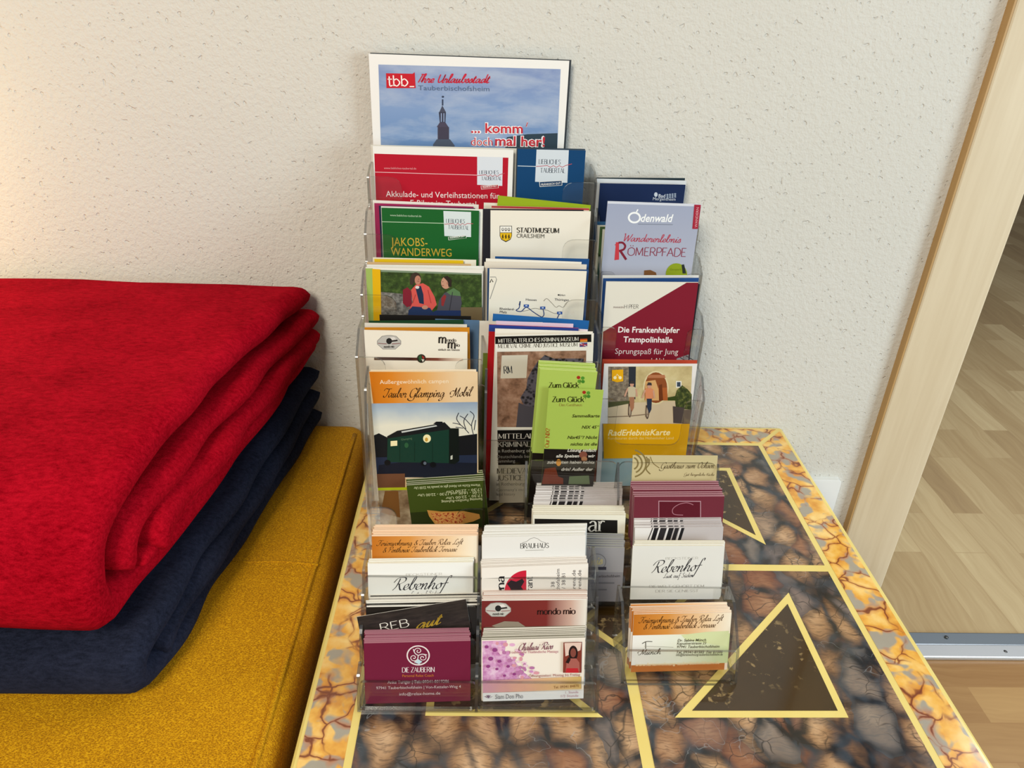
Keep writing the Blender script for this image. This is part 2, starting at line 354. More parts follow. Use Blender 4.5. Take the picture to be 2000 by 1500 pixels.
SCRIPT = {
'a': (5.3, 'c4,4 2,4.5 .3,2 1.5,0 4,4;c4,4 3.7,1 4.6,0 5.8,1.2'), 'b': (4.8, 'c0,1 2,6 2.6,9.5 1.6,9.8 1,6 1,1.5 2.4,0 4,2 3.5,4.2 5,4'), 'c': (3.8, 'c3.5,3.8 2,4.5 .4,2 1.8,0 4,1.2'),
'd': (5.2, 'c4,4 2,4.5 .3,2 1.5,0 4,4;c4.4,10 4,3 4,.4 5.5,1.2'), 'e': (3.6, 'c.2,1.2 2.8,2.6 2.6,4.5 .8,3.6 .6,1 2,0 3.8,1.2'), 'f': (3.4, 'c-.6,-3.5 .6,-4.2 1.5,2 2.1,9 3.6,9.9 3.6,8.2;c.2,4.2 3.6,4.6'),
'g': (5.2, 'c4,4 2,4.5 .3,2 1.5,0 4,4;c4,4 3.6,-2.5 1.5,-4.2 .3,-2.8 3,-.6 5.5,1.2'), 'h': (5.3, 'c0,1 2.2,7 2.6,9.8 1.6,9.6 1,5 1,0;c1,1 2.5,4.4 3.8,4 3.6,.8 4.5,0 5.5,1.2'),
'i': (2.7, 'c0,1 1.2,4.5 .9,1 1.6,0 2.8,1.2;d1.7,6.6'), 'k': (4.9, 'c0,1 2.2,7 2.6,9.8 1.6,9.6 1,5 1,0;c1,2 3.6,4.4 3.4,2.8 1.4,2.3;c1.6,2.3 3.4,.2 5,1.2'), 'l': (2.8, 'c0,1 2.4,7 2.4,9.8 1.2,9 1,1.4 1.8,0 3,1.2'),
'm': (6.9, 'c0,3.5 .9,4.4 .9,0;c.9,1 2.3,4.5 3.2,4 3,0;c3,1 4.5,4.5 5.5,4 5.2,.8 6,0 7,1.2'), 'n': (5, 'c0,3.5 .9,4.4 .9,0;c.9,1 2.4,4.5 3.5,4 3.3,.8 4,0 5.2,1.2'),
'o': (4.3, 'c2.4,4.5 .4,2.5 1.6,0 3.6,1.6 2.8,4.4 2.2,4.3;c2.8,4.3 4.6,3.8'), 'p': (4.8, 'c0,3.5 1,4.4 .9,0 .5,-4;c.9,.8 2.6,4.5 4,3 2.8,0 1,.6;c2.8,0 5,1.2'), 'r': (3.8, 'c0,2 1,4.8 1.3,3.8 2.8,4 2.3,1 3,0 4,1.2'),
's': (3.4, 'c0,1 2,4.9 2.6,1.5 1.4,0 .2,.8;c1.4,0 3.6,1.2'), 't': (3.1, 'c0,1 1.8,7.8 1,1.2 1.8,0 3.2,1.2;l.2,5.4 2.9,5.6'), 'u': (4.9, 'c0,2 .9,4.5 .6,1 1.8,0 3.4,4.5;c3.4,4.5 3.2,1 4,0 5,1.2'),
'ü': (4.9, 'c0,2 .9,4.5 .6,1 1.8,0 3.4,4.5;c3.4,4.5 3.2,1 4,0 5,1.2;d1.6,6.4;d3.4,6.4'), 'w': (6, 'c0,4 .9,4.5 .6,.8 1.8,0 3,4.2;c3,4.2 2.8,.8 4,0 5.4,4.5 6.2,3.8'), 'x': (4, 'c0,3.8 1,4.4 2.4,0 3.8,1;l3.6,4.4 .2,0'),
'z': (3.8, 'l.4,4.2 3.2,4.2;l3.2,4.2 .2,.1;c.2,.1 2,.6 3.8,.8'),
'T': (6.2, 'c-1,7 .6,9.4 4,9 8,9.4;c5,9 4.4,4 2.6,.2 .4,.6 .2,2'), 'G': (7, 'c6.8,7.8 5,9.8 1.4,8 .6,3 2.6,0 5.6,1.2 6.4,4.4;c6.4,4.4 6,-2.5 3,-3.8 0,-2.6 -.6,-1'), 'M': (9, 'c-2.4,2.6 -3,4.8 -.6,6.4 2,6.2 3.2,9.6;c3.2,9.6 2.2,3 .6,0 -1.8,.4;l3.2,9.6 4.2,.6;l4.2,.6 7.6,9.6;c7.6,9.6 7,1 8,0 9.2,1.2'),
'F': (6.2, 'c-.6,7.4 1,9.6 4,9 8,9.6;c4.6,9 3.6,3 1.6,.1 -.8,.6 -1,2;l2,5 5.6,5.4'), 'P': (6.2, 'c2.4,9 1.8,3 .2,0;c-.4,7 2,9.8 6.2,9.4 6.6,6.6 3.4,4.6 1.8,5.2'), 'R': (7, 'c2.4,9 1.8,3 .2,0;c-1,6 1,9.4 5.6,9.6 6.4,7 3.4,4.8 1.8,5.2;c3,5 4.6,1.4 6,0 7.8,1.2'),
'L': (6, 'c6.2,8.4 5.2,9.8 3.6,8 2.6,3 1,.2 -.2,.8 2.4,1 6.2,.2'), 'O': (6.8, 'c4,9.6 1,8 .5,4 2.4,0 5.4,2 6,7 4,9.6 2.6,8.4'), 'I': (3.4, 'l3,9.4 1,0;l1.4,9.4 4.4,9.4'), 'U': (6.4, 'c.8,9.4 .6,3 2,0 5,4 5.6,9.4;c5.6,9.4 5,1 6,0 7,1.2'),
'W': (8, 'c0,9 .8,9.4 1.4,0;l1.4,0 4.4,8;l4.4,8 5,0;c5,0 7,5 8.2,9.4'), 'C': (5.6, 'c6,8 4.5,9.8 .8,6 1.2,1 4,0 6.2,1.8'), 'Z': (6, 'l.6,9.2 5.6,9.2;l5.6,9.2 .4,.1;l.4,.1 5.6,.3'), 'S': (5.4, 'c5,8.4 3.6,9.8 1.4,8 3.4,5 3.8,1.4 1.6,0 -.4,1.6'),
'&': (6, 'c5.4,.4 1.8,6.6 2.6,8.4 3.8,7.2 .6,2.6 1.6,0 3.8,.8 5.2,3.6'), 'K': (6, 'l1.6,9.6 .4,0;c6,9.4 1.4,4.4;c2.4,5.4 4.4,0 6.4,1')}

def stroke_text(txt, table, thick, thin, nib, slant, serif):
    V, F = [], []; x = 0
    for ch in txt:
        if ch == ' ': x += 3.6; continue
        if ch not in table: x += 4; continue
        adv, data = table[ch]
        for st in data.split(';'):
            kind = st[0]; pts = [tuple(float(q) for q in p.split(',')) for p in st[1:].split(' ')]
            if kind == 'd':
                cx, cy = pts[0]; r = thick*0.6; b = len(V)
                V += [(x+cx+r*math.cos(a*math.pi/3), cy+r*math.sin(a*math.pi/3)) for a in range(6)]; F.append(tuple(range(b, b+6))); continue
            P = crom(pts, 5) if kind == 'c' and len(pts) > 2 else pts
            b = len(V); n = len(P)
            for i, p in enumerate(P):
                q0, q1 = P[max(i-1, 0)], P[min(i+1, n-1)]; dx, dy = q1[0]-q0[0], q1[1]-q0[1]; L = math.hypot(dx, dy) or 1
                wd = thin + (thick-thin)*abs(math.sin(math.atan2(dy, dx)-nib))**1.3
                if serif and dx > 0 and abs(dy) > abs(dx) and dy > 0 and not kind == 'c' and abs(dx) > 0.8: wd = thin*1.1
                nx, ny = -dy/L*wd/2, dx/L*wd/2
                V += [(x+p[0]+nx, p[1]+ny), (x+p[0]-nx, p[1]-ny)]
            for i in range(n-1): F.append((b+2*i, b+2*i+1, b+2*i+3, b+2*i+2))
            if serif:
                for e, nb in ((0, 1), (n-1, n-2)):
                    dx, dy = P[e][0]-P[nb][0], P[e][1]-P[nb][1]
                    if abs(dy) > abs(dx)*1.2 and (P[e][1] < 0.3 or P[e][1] > 9.7 or 6.3 < P[e][1] < 6.8):
                        b2 = len(V); px, py = P[e]; s = 1 if dy > 0 else -1; q = serif
                        V += [(x+px-q, py-s*thin*.9), (x+px+q, py-s*thin*.9), (x+px+q, py), (x+px-q, py)]; F.append((b2, b2+1, b2+2, b2+3))
        x += adv
    V = [(a+b*slant, b) for a, b in V]
    return V, F, 10.0
_tc = {}
def sans(txt, bold=0.0, shear=0.0):
    key = (txt, bold, shear)
    if key in _tc: return _tc[key]
    cu = bpy.data.curves.new('lettering', 'FONT'); cu.body = txt; cu.size = 1; cu.offset = bold; cu.shear = shear; cu.resolution_u = 2; cu.fill_mode = 'FRONT'
    o = bpy.data.objects.new('lettering', cu); COL.objects.link(o)
    bpy.context.view_layer.update()
    me = o.evaluated_get(bpy.context.evaluated_depsgraph_get()).to_mesh()
    V = [(q.co.x, q.co.y) for q in me.vertices]; F = [tuple(p.vertices) for p in me.polygons]
    bpy.data.objects.remove(o); bpy.data.curves.remove(cu)
    _tc[key] = (V, F, 0.7)
    return _tc[key]
def glyphs(txt, font, bold, shear):
    if font == 'sans': return sans(txt, bold, shear)
    if font == 'serif': return stroke_text(txt, SERIF, 1.45+bold*20, 0.5+bold*8, 0.0, shear, 1.05)
    if font == 'thin': return stroke_text(txt, SERIF, 0.85+bold*20, 0.6+bold*20, 0.0, shear, 0)
    if font == 'script': return stroke_text(txt, SCRIPT, 1.0+bold*20, 0.32+bold*8, 0.55, 0.42+shear, 0)
    if font == 'hand': return stroke_text(txt, SCRIPT, 0.95+bold*20, 0.7+bold*20, 0.3, 0.22+shear, 0)

# ------------------------------------------------------------------ printed sheets (leaflets, cards): one mesh each
class Sheet:
    def __init__(s, TL, TR, height, lean, thick, paper):
        s.TL = TL; wv = TR-TL; s.w = wv.length; s.u = wv.normalized(); s.h = height; s.t = thick
        hor = Vector((s.u.x, s.u.y, 0)).normalized(); back = Vector((-hor.y, hor.x, 0))
        v = back*math.sin(lean)+Vector((0, 0, 1))*math.cos(lean); v = (v-s.u*v.dot(s.u)).normalized(); s.v = v
        s.n = s.u.cross(v)
        s.back = back
        s.V, s.F, s.MI, s.mats = [], [], [], []
        s.layer = 0
        mi = s.mat(paint(paper, 0.55) if isinstance(paper, str) else paper)
        a, b, t = -s.w/2, s.w/2, thick
        s.V += [(a,0,-t),(b,0,-t),(b,s.h,-t),(a,s.h,-t),(a,0,0),(b,0,0),(b,s.h,0),(a,s.h,0)]
        for q in ((3,2,1,0),(4,5,6,7),(0,1,5,4),(1,2,6,5),(2,3,7,6),(3,0,4,7)): s.F.append(q); s.MI.append(mi)
    def mat(s, m):
        if m not in s.mats: s.mats.append(m)
        return s.mats.index(m)
    def uv(s, p):
        d = ray(p); t = (s.TL-CAM).dot(s.n)/d.dot(s.n); q = CAM+d*t-s.TL
        return Vector((q.dot(s.u)-s.w/2, s.h+q.dot(s.v)))
    def put(s, verts, faces, m):
        s.layer += 1; z = s.layer*2.2e-5+3e-5; b = len(s.V); mi = s.mat(paint(m, 0.45) if isinstance(m, str) else m)
        s.V += [(p[0], p[1], z) for p in verts]
        for f in faces: s.F.append(tuple(i+b for i in f)); s.MI.append(mi)
    def clip(s, p): return Vector((max(-s.w/2, min(s.w/2, p[0])), max(0, min(s.h, p[1]))))
    def P(s, pts, c, r=0):
        q = [s.clip(s.uv(p)) for p in pts]
        tri = tessellate_polygon([[Vector((a.x, a.y, 0)) for a in q]])
        s.put(q, [t if (q[t[1]]-q[t[0]]).cross(q[t[2]]-q[t[0]]) > 0 else t[::-1] for t in tri], c); return s
    def E(s, c, rx, ry, col, n=24, a0=0, a1=360):
        pts = [(c[0]+rx*math.cos(math.radians(a0+(a1-a0)*i/n)), c[1]-ry*math.sin(math.radians(a0+(a1-a0)*i/n))) for i in range(n+(a1-a0 < 360))]
        if a1-a0 < 360: pts.append(c)
        return s.P(pts, col)
    def full(s, c, a=0.0, b=1.0, x0=0.0, x1=1.0):
        """fill the sheet between fractions a..b from the top, x0..x1 across"""
        X0, X1, y1, y0 = -s.w/2+s.w*x0, -s.w/2+s.w*x1, s.h*(1-a), s.h*(1-b)
        s.put([(X0,y0),(X1,y0),(X1,y1),(X0,y1)], [(0,1,2,3)], c); return s
    def S(s, pts, wpx, c, smooth=False):
        if smooth: pts = crom(pts, 5)
        q = [s.uv(p) for p in pts]; e = (s.uv((pts[0][0]+wpx, pts[0][1]))-q[0]).length/2
        V, F = [], []
        for i, p in enumerate(q):
            d = q[min(i+1, len(q)-1)]-q[max(i-1, 0)]; d = d.normalized() if d.length else Vector((1, 0)); nn = Vector((-d.y, d.x))*e
            V += [p+nn, p-nn]
        for i in range(len(q)-1): F.append((2*i, 2*i+1, 2*i+3, 2*i+2))
        s.put(V, F, c); return s
    def T(s, txt, bl, br, hpx, c, font='sans', bold=0.0, shear=0.0, hv=None, outline=None):
        A = s.uv(bl); B = s.uv(br); hv = hv or (0, -hpx); H = s.uv((bl[0]+hv[0], bl[1]+hv[1]))-A
        V, F, cap = glyphs(txt, font, bold, shear)
        if not V: return s
        x0 = min(p[0] for p in V); x1 = max(p[0] for p in V)
        U = (B-A)/(x1-x0); W = H/cap
        # keep height perpendicular to the baseline
        ud = (B-A).normalized(); perp = Vector((-ud.y, ud.x)); W = perp*max(W.dot(perp), 1e-6)
        if outline:
            V2, F2, cap2 = glyphs(txt, font, bold+outline[1], shear)
            s.put([A+U*(p[0]-x0)+W*p[1] for p in V2], F2, outline[0])
        s.put([A+U*(p[0]-x0)+W*p[1] for p in V], F, c); return s
    def build(s, name, parent=None):
        me = bpy.data.meshes.new(name); me.from_pydata([tuple(v) if len(v) == 3 else v for v in s.V], [], s.F)
        for m in s.mats: me.materials.append(m)
        me.polygons.foreach_set('material_index', s.MI); me.update()
        o = link(name, me)
        org = s.TL+s.u*(s.w/2)-s.v*s.h
        o.matrix_world = Matrix(((s.u.x,s.v.x,s.n.x,org.x),(s.u.y,s.v.y,s.n.y,org.y),(s.u.z,s.v.z,s.n.z,org.z),(0,0,0,1)))
        s.o = o
        return o

def leaflet(tl, tr, y, floor, paper, lean=3.0, thick=0.0012, maxh=0.297):
    A, B = onY(tl, y), onY(tr, y)
    h = min(maxh, (min(A.z, B.z)-floor)/math.cos(math.radians(lean)))
    return Sheet(A, B, h, math.radians(lean), thick, paper)
def plain(tl, tr, y, floor, paper, label, group=None, lean=3.0, thick=0.001, maxh=0.297, edge=None):
    s = leaflet(tl, tr, y, floor, paper, lean, thick, maxh)
    if edge: s.full(edge[0], 0, edge[1])
    return tag(s.build('leaflet'), label, 'leaflet', group)

CARD_H = 0.055
def card(tl, tr, zt, paper, lean=18, thick=0.0008, h=CARD_H):
    return Sheet(onZ(tl, zt), onZ(tr, zt), h, math.radians(lean), thick, paper)
def stack(s, btl, btr, zt, n, label_front, label_rest, group, name='business_card', cat='business card', jit=0.0008, jz=0.0006):
    BA, BB = onZ(btl, zt), onZ(btr, zt); fa = s.TL; fb = s.TL+s.u*s.w
    disp = ((BA-fa)+(BB-fb))*0.5; disp.z = 0
    back = s.back*max(disp.dot(s.back), 0.004); side = Vector((s.u.x, s.u.y, 0)).normalized()*disp.dot(s.u)*0.8
    t = min(0.0019, back.length/max(1, n-1)*0.82); s.t = t
    for i in range(4): s.V[i] = (s.V[i][0], s.V[i][1], -t)
    o = s.build(name); tag(o, label_front, cat, group)
    for i in range(1, n):
        c = o.copy(); COL.objects.link(c); tt = i/(n-1)
        m = o.matrix_world.copy()
        m.translation = m.translation+back*tt+side*tt+Vector((s.u.x, s.u.y, 0))*random.uniform(-jit, jit)+s.v*random.uniform(-jz, jz*0.6)
        c.matrix_world = m
        tag(c, label_rest, cat, group)
    return o

# ------------------------------------------------------------------ the room
bm = bmesh.new(); box(bm, -2.2, 0.545, WALL_Y, WALL_Y+0.1, 0, 2.4)
structure(bm_obj('wall_back', bm, M_WALL))
bm = bmesh.new(); box(bm, -2.2, 3.4, -1.9, WALL_Y+0.02, -0.02, 0)
structure(bm_obj('floor', bm, M_LAM_ROOM))
bm = bmesh.new(); box(bm, 0.55, 4.6, WALL_Y+0.02, 4.9, -0.02, 0)
structure(bm_obj('floor_hall', bm, M_LAM_HALL))
bm = bmesh.new(); box(bm, 0.3, 4.6, 4.9, 5.0, 0, 2.4)
structure(bm_obj('wall_hall', bm, paint('#6d7072', 0.8)))
bm = bmesh.new(); box(bm, 0.45, 0.55, WALL_Y+0.1, 4.9, 0, 2.4)
structure(bm_obj('wall_hall_side', bm, paint('#d6d4cc', 0.85)))
bm = bmesh.new(); box(bm, 1.5, 4.0, 4.88, 4.9, 0, 0.07)
structure(bm_obj('baseboard_hall', bm, paint('#c9c6bd', 0.6)))
# door surround
dr = thing('door_1', 'light maple door frame beside the white plaster wall', 'door frame', (0.58, WALL_Y, 0)); dr['kind'] = 'structure'
bm = bmesh.new(); box(bm, 0.5375, 0.6185, WALL_Y-0.013, WALL_Y, 0, 2.1)
bm_obj('door_casing', bm, M_MAPLE, dr, bevel=0.0025)
bm = bmesh.new(); box(bm, 0.5355, 0.5375, WALL_Y-0.012, WALL_Y, 0, 2.1)
bm_obj('casing_edge', bm, M_MAPLE_EDGE, dr)
bm = bmesh.new(); box(bm, 0.546, 0.612, WALL_Y, WALL_Y+0.12, 0, 2.1)
bm_obj('door_jamb', bm, M_MAPLE, dr)
# metal threshold
th = thing('door_threshold', 'metal threshold strip with screws on the laminate floor in the doorway', 'threshold', (1.2, 0.885, 0)); th['kind'] = 'structure'
strips = {}
for nm, y0, y1, m, hgt in (('rear_strip', 0.889, 0.917, paint('#8e979e', 0.4, 0.5, 0.8), 0.006), ('front_strip', 0.861, 0.8885, M_ALU2, 0.008)):
    bm = bmesh.new(); box(bm, 0.6185, 1.9, y0, y1, 0, hgt)
    strips[nm] = bm_obj(nm, bm, m, th, bevel=0.002)
for x, y in ((0.80, 0.905), (0.885, 0.874), (1.2, 0.905), (1.3, 0.874)):
    bm = bmesh.new(); bmesh.ops.create_uvsphere(bm, u_segments=10, v_segments=6, radius=0.0035)
    bmesh.ops.scale(bm, vec=(1, 1, 0.35), verts=bm.verts); bmesh.ops.translate(bm, vec=(x, y, 0.0075), verts=bm.verts)
    bm_obj('screw', bm, paint('#5c5c5a', 0.35, 0.5, 0.9), strips['rear_strip' if y > 0.889 else 'front_strip'], True)
# white cover plate low on the wall
op = thing('wall_cover_plate', 'small white plate low on the plaster wall beside the door frame', 'wall plate', (0.468, WALL_Y, 0.33))
bm = bmesh.new(); pts = rounded([(0.428, 0.288), (0.508, 0.288), (0.508, 0.368), (0.428, 0.368)], 0.006)
prism(bm, [(x, WALL_Y-0.0095, z) for x, z in pts], (0, 0.0095, 0), 0, 0)
plate = bm_obj('cover_plate', bm, paint('#e9ebea', 0.35), op, bevel=0.0015)

# ------------------------------------------------------------------ the tiled table
X0, X1, Y0, Y1 = -0.1446, 0.4059, 0.3115, 0.8655
CX, CY = 0.131, 0.587
tb = thing('side_table', 'low square table with a glossy amber and brown mosaic top under the leaflet racks', 'table', ((X0+X1)/2, (Y0+Y1)/2, 0))
bm = bmesh.new(); box(bm, X0, X1, Y0, Y1, TT-0.035, TT)
bm_obj('tabletop', bm, M_CREAM, tb, bevel=0.003)
def inlay(name, pts, m, z, parent=None):
    bm = bmesh.new(); prism(bm, [(p[0], p[1], TT-0.002) for p in pts], (0, 0, 0.002+z), 0, 0)
    return bm_obj(name, bm, m, parent or tb)
B0, B1 = 0.0055, 0.0435
ix0, ix1, iy0, iy1 = X0+B0, X1-B0, Y0+B0, Y1-B0
jx0, jx1, jy0, jy1 = X0+B1-0.003, X1-B1+0.003, Y0+B1-0.003, Y1-B1+0.003
g = 0.004
inlay('border_strip', [(ix0, iy0+g), (jx0, jy0+g), (jx0, jy1-g), (ix0, iy1-g)], M_AMBER, 0.00025)
inlay('border_strip', [(jx1, jy0+g), (ix1, iy0+g), (ix1, iy1-g), (jx1, jy1-g)], M_AMBER, 0.00025)
inlay('border_strip', [(ix0+g, iy1), (jx0+g, jy1), (jx1-g, jy1), (ix1-g, iy1)], M_AMBER, 0.00025)
inlay('border_strip', [(ix0+g, iy0), (ix1-g, iy0), (jx1-g, jy0), (jx0+g, jy0)], M_AMBER, 0.00025)
kx0, kx1, ky0, ky1 = X0+0.047, X1-0.047, Y0+0.047, Y1-0.047
bw = 0.0048
for a, b, c, d in ((kx0, CX-bw, ky0, CY-bw), (CX+bw, kx1, ky0, CY-bw), (kx0, CX-bw, CY+bw, ky1), (CX+bw, kx1, CY+bw, ky1)):
    inlay('mosaic_panel', [(a, c), (b, c), (b, d), (a, d)], M_CRACK, 0.00025)
def offset_poly(pts, d):
    out = []; n = len(pts)
    for i in range(n):
        p0, p1, p2 = Vector(pts[i-1]), Vector(pts[i]), Vector(pts[(i+1) % n])
        e1, e2 = (p1-p0).normalized(), (p2-p1).normalized(); n1, n2 = Vector((-e1.y, e1.x)), Vector((-e2.y, e2.x))
        m = (n1+n2).normalized(); out.append(p1+m*(d/max(0.2, m.dot(n1))))
    return out
def framed(pts, name):
    fr = inlay(name+'_outline', pts, M_CREAM, 0.00045)
    inlay(name, offset_poly(pts, 0.0065), M_INLAY, 0.0007, fr)
tri_fr = [tuple(onZ(p, TT)[:2]) for p in ((1318, 1402), (1657, 1402), (1540, 1158))]
framed(tri_fr, 'triangle_inlay')
dx = lambda p: (2*CX-p[0], p[1])
dy = lambda p: (p[0], 2*CY-p[1])
framed([dx(p) for p in reversed(tri_fr)], 'triangle_inlay')
framed([dy(p) for p in reversed(tri_fr)], 'triangle_inlay')
framed([dx(dy(p)) for p in tri_fr], 'triangle_inlay')
hd = 0.117
framed([(CX, CY-hd), (CX+hd, CY), (CX, CY+hd), (CX-hd, CY)], 'diamond_inlay')
bm = bmesh.new()
box(bm, X0+0.03, X1-0.03, Y0+0.03, Y0+0.05, TT-0.10, TT-0.036); box(bm, X0+0.03, X1-0.03, Y1-0.05, Y1-0.03, TT-0.10, TT-0.036)
box(bm, X0+0.03, X0+0.05, Y0+0.05, Y1-0.05, TT-0.10, TT-0.036); box(bm, X1-0.05, X1-0.03, Y0+0.05, Y1-0.05, TT-0.10, TT-0.036)
bm_obj('apron', bm, M_TLEG, tb)
for x, y in ((X0+0.022, Y0+0.022), (X1-0.072, Y0+0.022), (X0+0.022, Y1-0.072), (X1-0.072, Y1-0.072)):
    bm = bmesh.new(); box(bm, x, x+0.05, y, y+0.05, 0, TT-0.0355); bm_obj('leg', bm, M_TLEG, tb, bevel=0.004)

# ------------------------------------------------------------------ the mustard bench
BZ = 0.452
bn = thing('bench', 'mustard yellow upholstered bench against the wall under the folded blankets', 'bench', (-0.7, 0.5, 0))
bm = bmesh.new(); box(bm, -1.45, -0.1585, 0.02, 0.8625, 0.16, BZ)
o = bm_obj('seat', bm, M_MUSTARD, bn, True, bevel=0.024, seg=6)
bm = bmesh.new()
pts = [(-0.1715, y, BZ-0.0022+0.0006*math.sin(y*60)) for y in [0.05+i*0.02 for i in range(40)]]
tube(bm, pts, 0.0026, 8); bm_obj('seam', bm, M_MUSTARD, bn, True)
bm = bmesh.new(); tube(bm, [(-0.30+i*0.0132, 0.588+0.0012*math.sin(i*1.1)-0.0004*i, BZ-0.0011) for i in range(11)], 0.0019, 8); bm_obj('seam', bm, M_MUSTARD, bn, True)
bm = bmesh.new(); box(bm, -1.40, -0.21, 0.06, 0.83, 0.10, 0.1605); bm_obj('base', bm, paint('#4a3408', 0.8), bn)
for x in (-1.35, -0.27):
    for y in (0.1, 0.77):
        bm = bmesh.new(); box(bm, x, x+0.045, y, y+0.045, 0, 0.101); bm_obj('foot', bm, paint('#22180c', 0.5), bn)

# ------------------------------------------------------------------ folded blankets
def resample(path, n):
    P = [Vector(p) for p in crom([tuple(p) for p in path], 10)]
    d = [0]
    for i in range(1, len(P)): d.append(d[-1]+(P[i]-P[i-1]).length)
    out = []; j = 0
    for i in range(n):
        t = d[-1]*i/(n-1)
        while j < len(d)-2 and d[j+1] < t: j += 1
        f = (t-d[j])/max(1e-9, d[j+1]-d[j]); out.append(P[j].lerp(P[j+1], min(1, max(0, f))))
    return out
def fold(bm, path, xr, th, seed, n=90, xl=-1.05, wob=0.004, round_start=True, round_end=True):
    """one thick layer of cloth swept along a (y, z) path, its right-hand edge rounded"""
    P = resample(path, n); rings = []
    for i, p in enumerate(P):
        t = (P[min(i+1, n-1)]-P[max(i-1, 0)]).normalized(); nn = Vector((-t.y, t.x))
        if nn.y < 0 and False: nn = -nn
        e = 1.0
        L = (P[1]-P[0]).length
        if round_end:
            q = (n-1-i)*L/(th*0.5)
            if q < 1: e = math.sqrt(max(0.02, 1-(1-q)**2))
        if round_start:
            q = i*L/(th*0.5)
            if q < 1: e = min(e, math.sqrt(max(0.02, 1-(1-q)**2)))
        r = th/2*e
        x1 = xr(p.x)+wob*noise.noise(Vector((p.x*14, p.y*14, seed)))*1.6
        ring = []
        N = 26
        xs = [xl+(x1-r-xl)*(1-(1-j/N)**2.2) for j in range(N)]
        for x in xs: ring.append((x, 1))
        for a in range(9): ring.append((a, None))
        for x in reversed(xs): ring.append((x, -1))
        vs = []
        for x, sgn in ring:
            if sgn is None:
                a = math.pi/2-math.pi*x/8; X = x1-r+r*math.cos(a)*1.15; off = r*math.sin(a)
            else:
                X = x; off = r*sgn
            q = p+nn*off
            nz = noise.noise(Vector((X*7, q.x*7, q.y*7+seed)))*0.0026+noise.noise(Vector((X*22, q.x*22, q.y*22+seed)))*0.0009
            q = q+nn*nz*(1 if off >= 0 else -1)*min(1, abs(off)/(th/2)*1.2)
            vs.append(bm.verts.new((X, q.x, q.y)))
        rings.append(vs)
    m = len(rings[0])
    for i in range(n-1):
        for j in range(m):
            bm.faces.new((rings[i][j], rings[i][(j+1) % m], rings[i+1][(j+1) % m], rings[i+1][j]))
    bm.faces.new(rings[0]); bm.faces.new(rings[-1])
def xr_red(d): return lambda y: -0.284+(y-0.42)*0.16+d
def xr_nav(d): return lambda y: -0.270+(y-0.42)*0.125+d
bm = bmesh.new()
fold(bm, [(0.852, 0.530), (0.78, 0.526), (0.68, 0.518), (0.55, 0.511), (0.465, 0.507), (0.430, 0.498), (0.421, 0.485), (0.425, 0.474), (0.45, 0.4685), (0.55, 0.4685), (0.70, 0.4685), (0.852, 0.4685)], xr_nav(0), 0.025, 3.1, 120)
fold(bm, [(0.85, 0.500), (0.7, 0.493), (0.55, 0.490), (0.47, 0.486), (0.45, 0.474)], xr_nav(0.004), 0.026, 8.4, 60)
tag(bm_obj('blanket', bm, M_NAVY, None, True), 'dark navy fleece blanket folded flat on the mustard bench, under the red one', 'blanket', 'folded fleece blankets')
RL = 0.002
bm = bmesh.new()
fold(bm, [(0.850, 0.634), (0.78, 0.639), (0.65, 0.640), (0.55, 0.637), (0.48, 0.626), (0.443, 0.604), (0.427, 0.574), (0.426, 0.552), (0.437, 0.5415), (0.49, 0.5405), (0.65, 0.545), (0.78, 0.554), (0.850, 0.560)], xr_red(-0.003), 0.030, 1.7, 140, wob=0.006)
fold(bm, [(0.853, 0.605), (0.70, 0.606), (0.56, 0.602), (0.49, 0.592), (0.462, 0.578), (0.455, 0.560)], xr_red(0.001), 0.027, 5.2, 80, wob=0.006)
fold(bm, [(0.853, 0.580), (0.70, 0.579), (0.56, 0.576), (0.50, 0.570), (0.483, 0.556)], xr_red(0.009), 0.027, 6.6, 80, wob=0.006)
fold(bm, [(0.85, 0.566), (0.70, 0.560), (0.55, 0.559), (0.46, 0.559)], xr_red(0.002), 0.014, 9.9, 60)
for q in bm.verts: q.co.z += RL
tag(bm_obj('blanket', bm, M_RED, None, True), 'crimson fleece blanket folded in thick layers on top of the navy blanket', 'blanket', 'folded fleece blankets')

# ------------------------------------------------------------------ acrylic racks
TH = 0.0024
def acr(bm, name, parent): return bm_obj(name, bm, [M_ACR, M_ACR_E], parent)
def side_wall(parent, x, yz, r=0.006):
    bm = bmesh.new(); pts = rounded(yz, r); prism(bm, [(x, y, z) for y, z in pts], (TH, 0, 0)); acr(bm, 'side_wall', parent)
def front_panel(parent, outline_xz, y, r, lean=0.0, z0=0, name='front_panel'):
    bm = bmesh.new(); pts = rounded(outline_xz, r, 5)
    prism(bm, [(x, y+(z-z0)*math.tan(lean), z) for x, z in pts], (0, TH, 0)); acr(bm, name, parent)
def flat(parent, x0, x1, y0, y1, z, name='pocket_floor'):
    bm = bmesh.new(); prism(bm, [(x0, y0, z), (x1, y0, z), (x1, y1, z), (x0, y1, z)], (0, 0, TH)); acr(bm, name, parent)
def eared(x0, x1, zb, zt, ear, zcut):
    return [(x0, zb), (x1, zb), (x1, zt), (x1-ear, zt), (x1-ear, zcut), (x0+ear, zcut), (x0+ear, zt), (x0, zt)]
EAR_R = [0, 0, .002, .014, .012, .012, .014, .002]

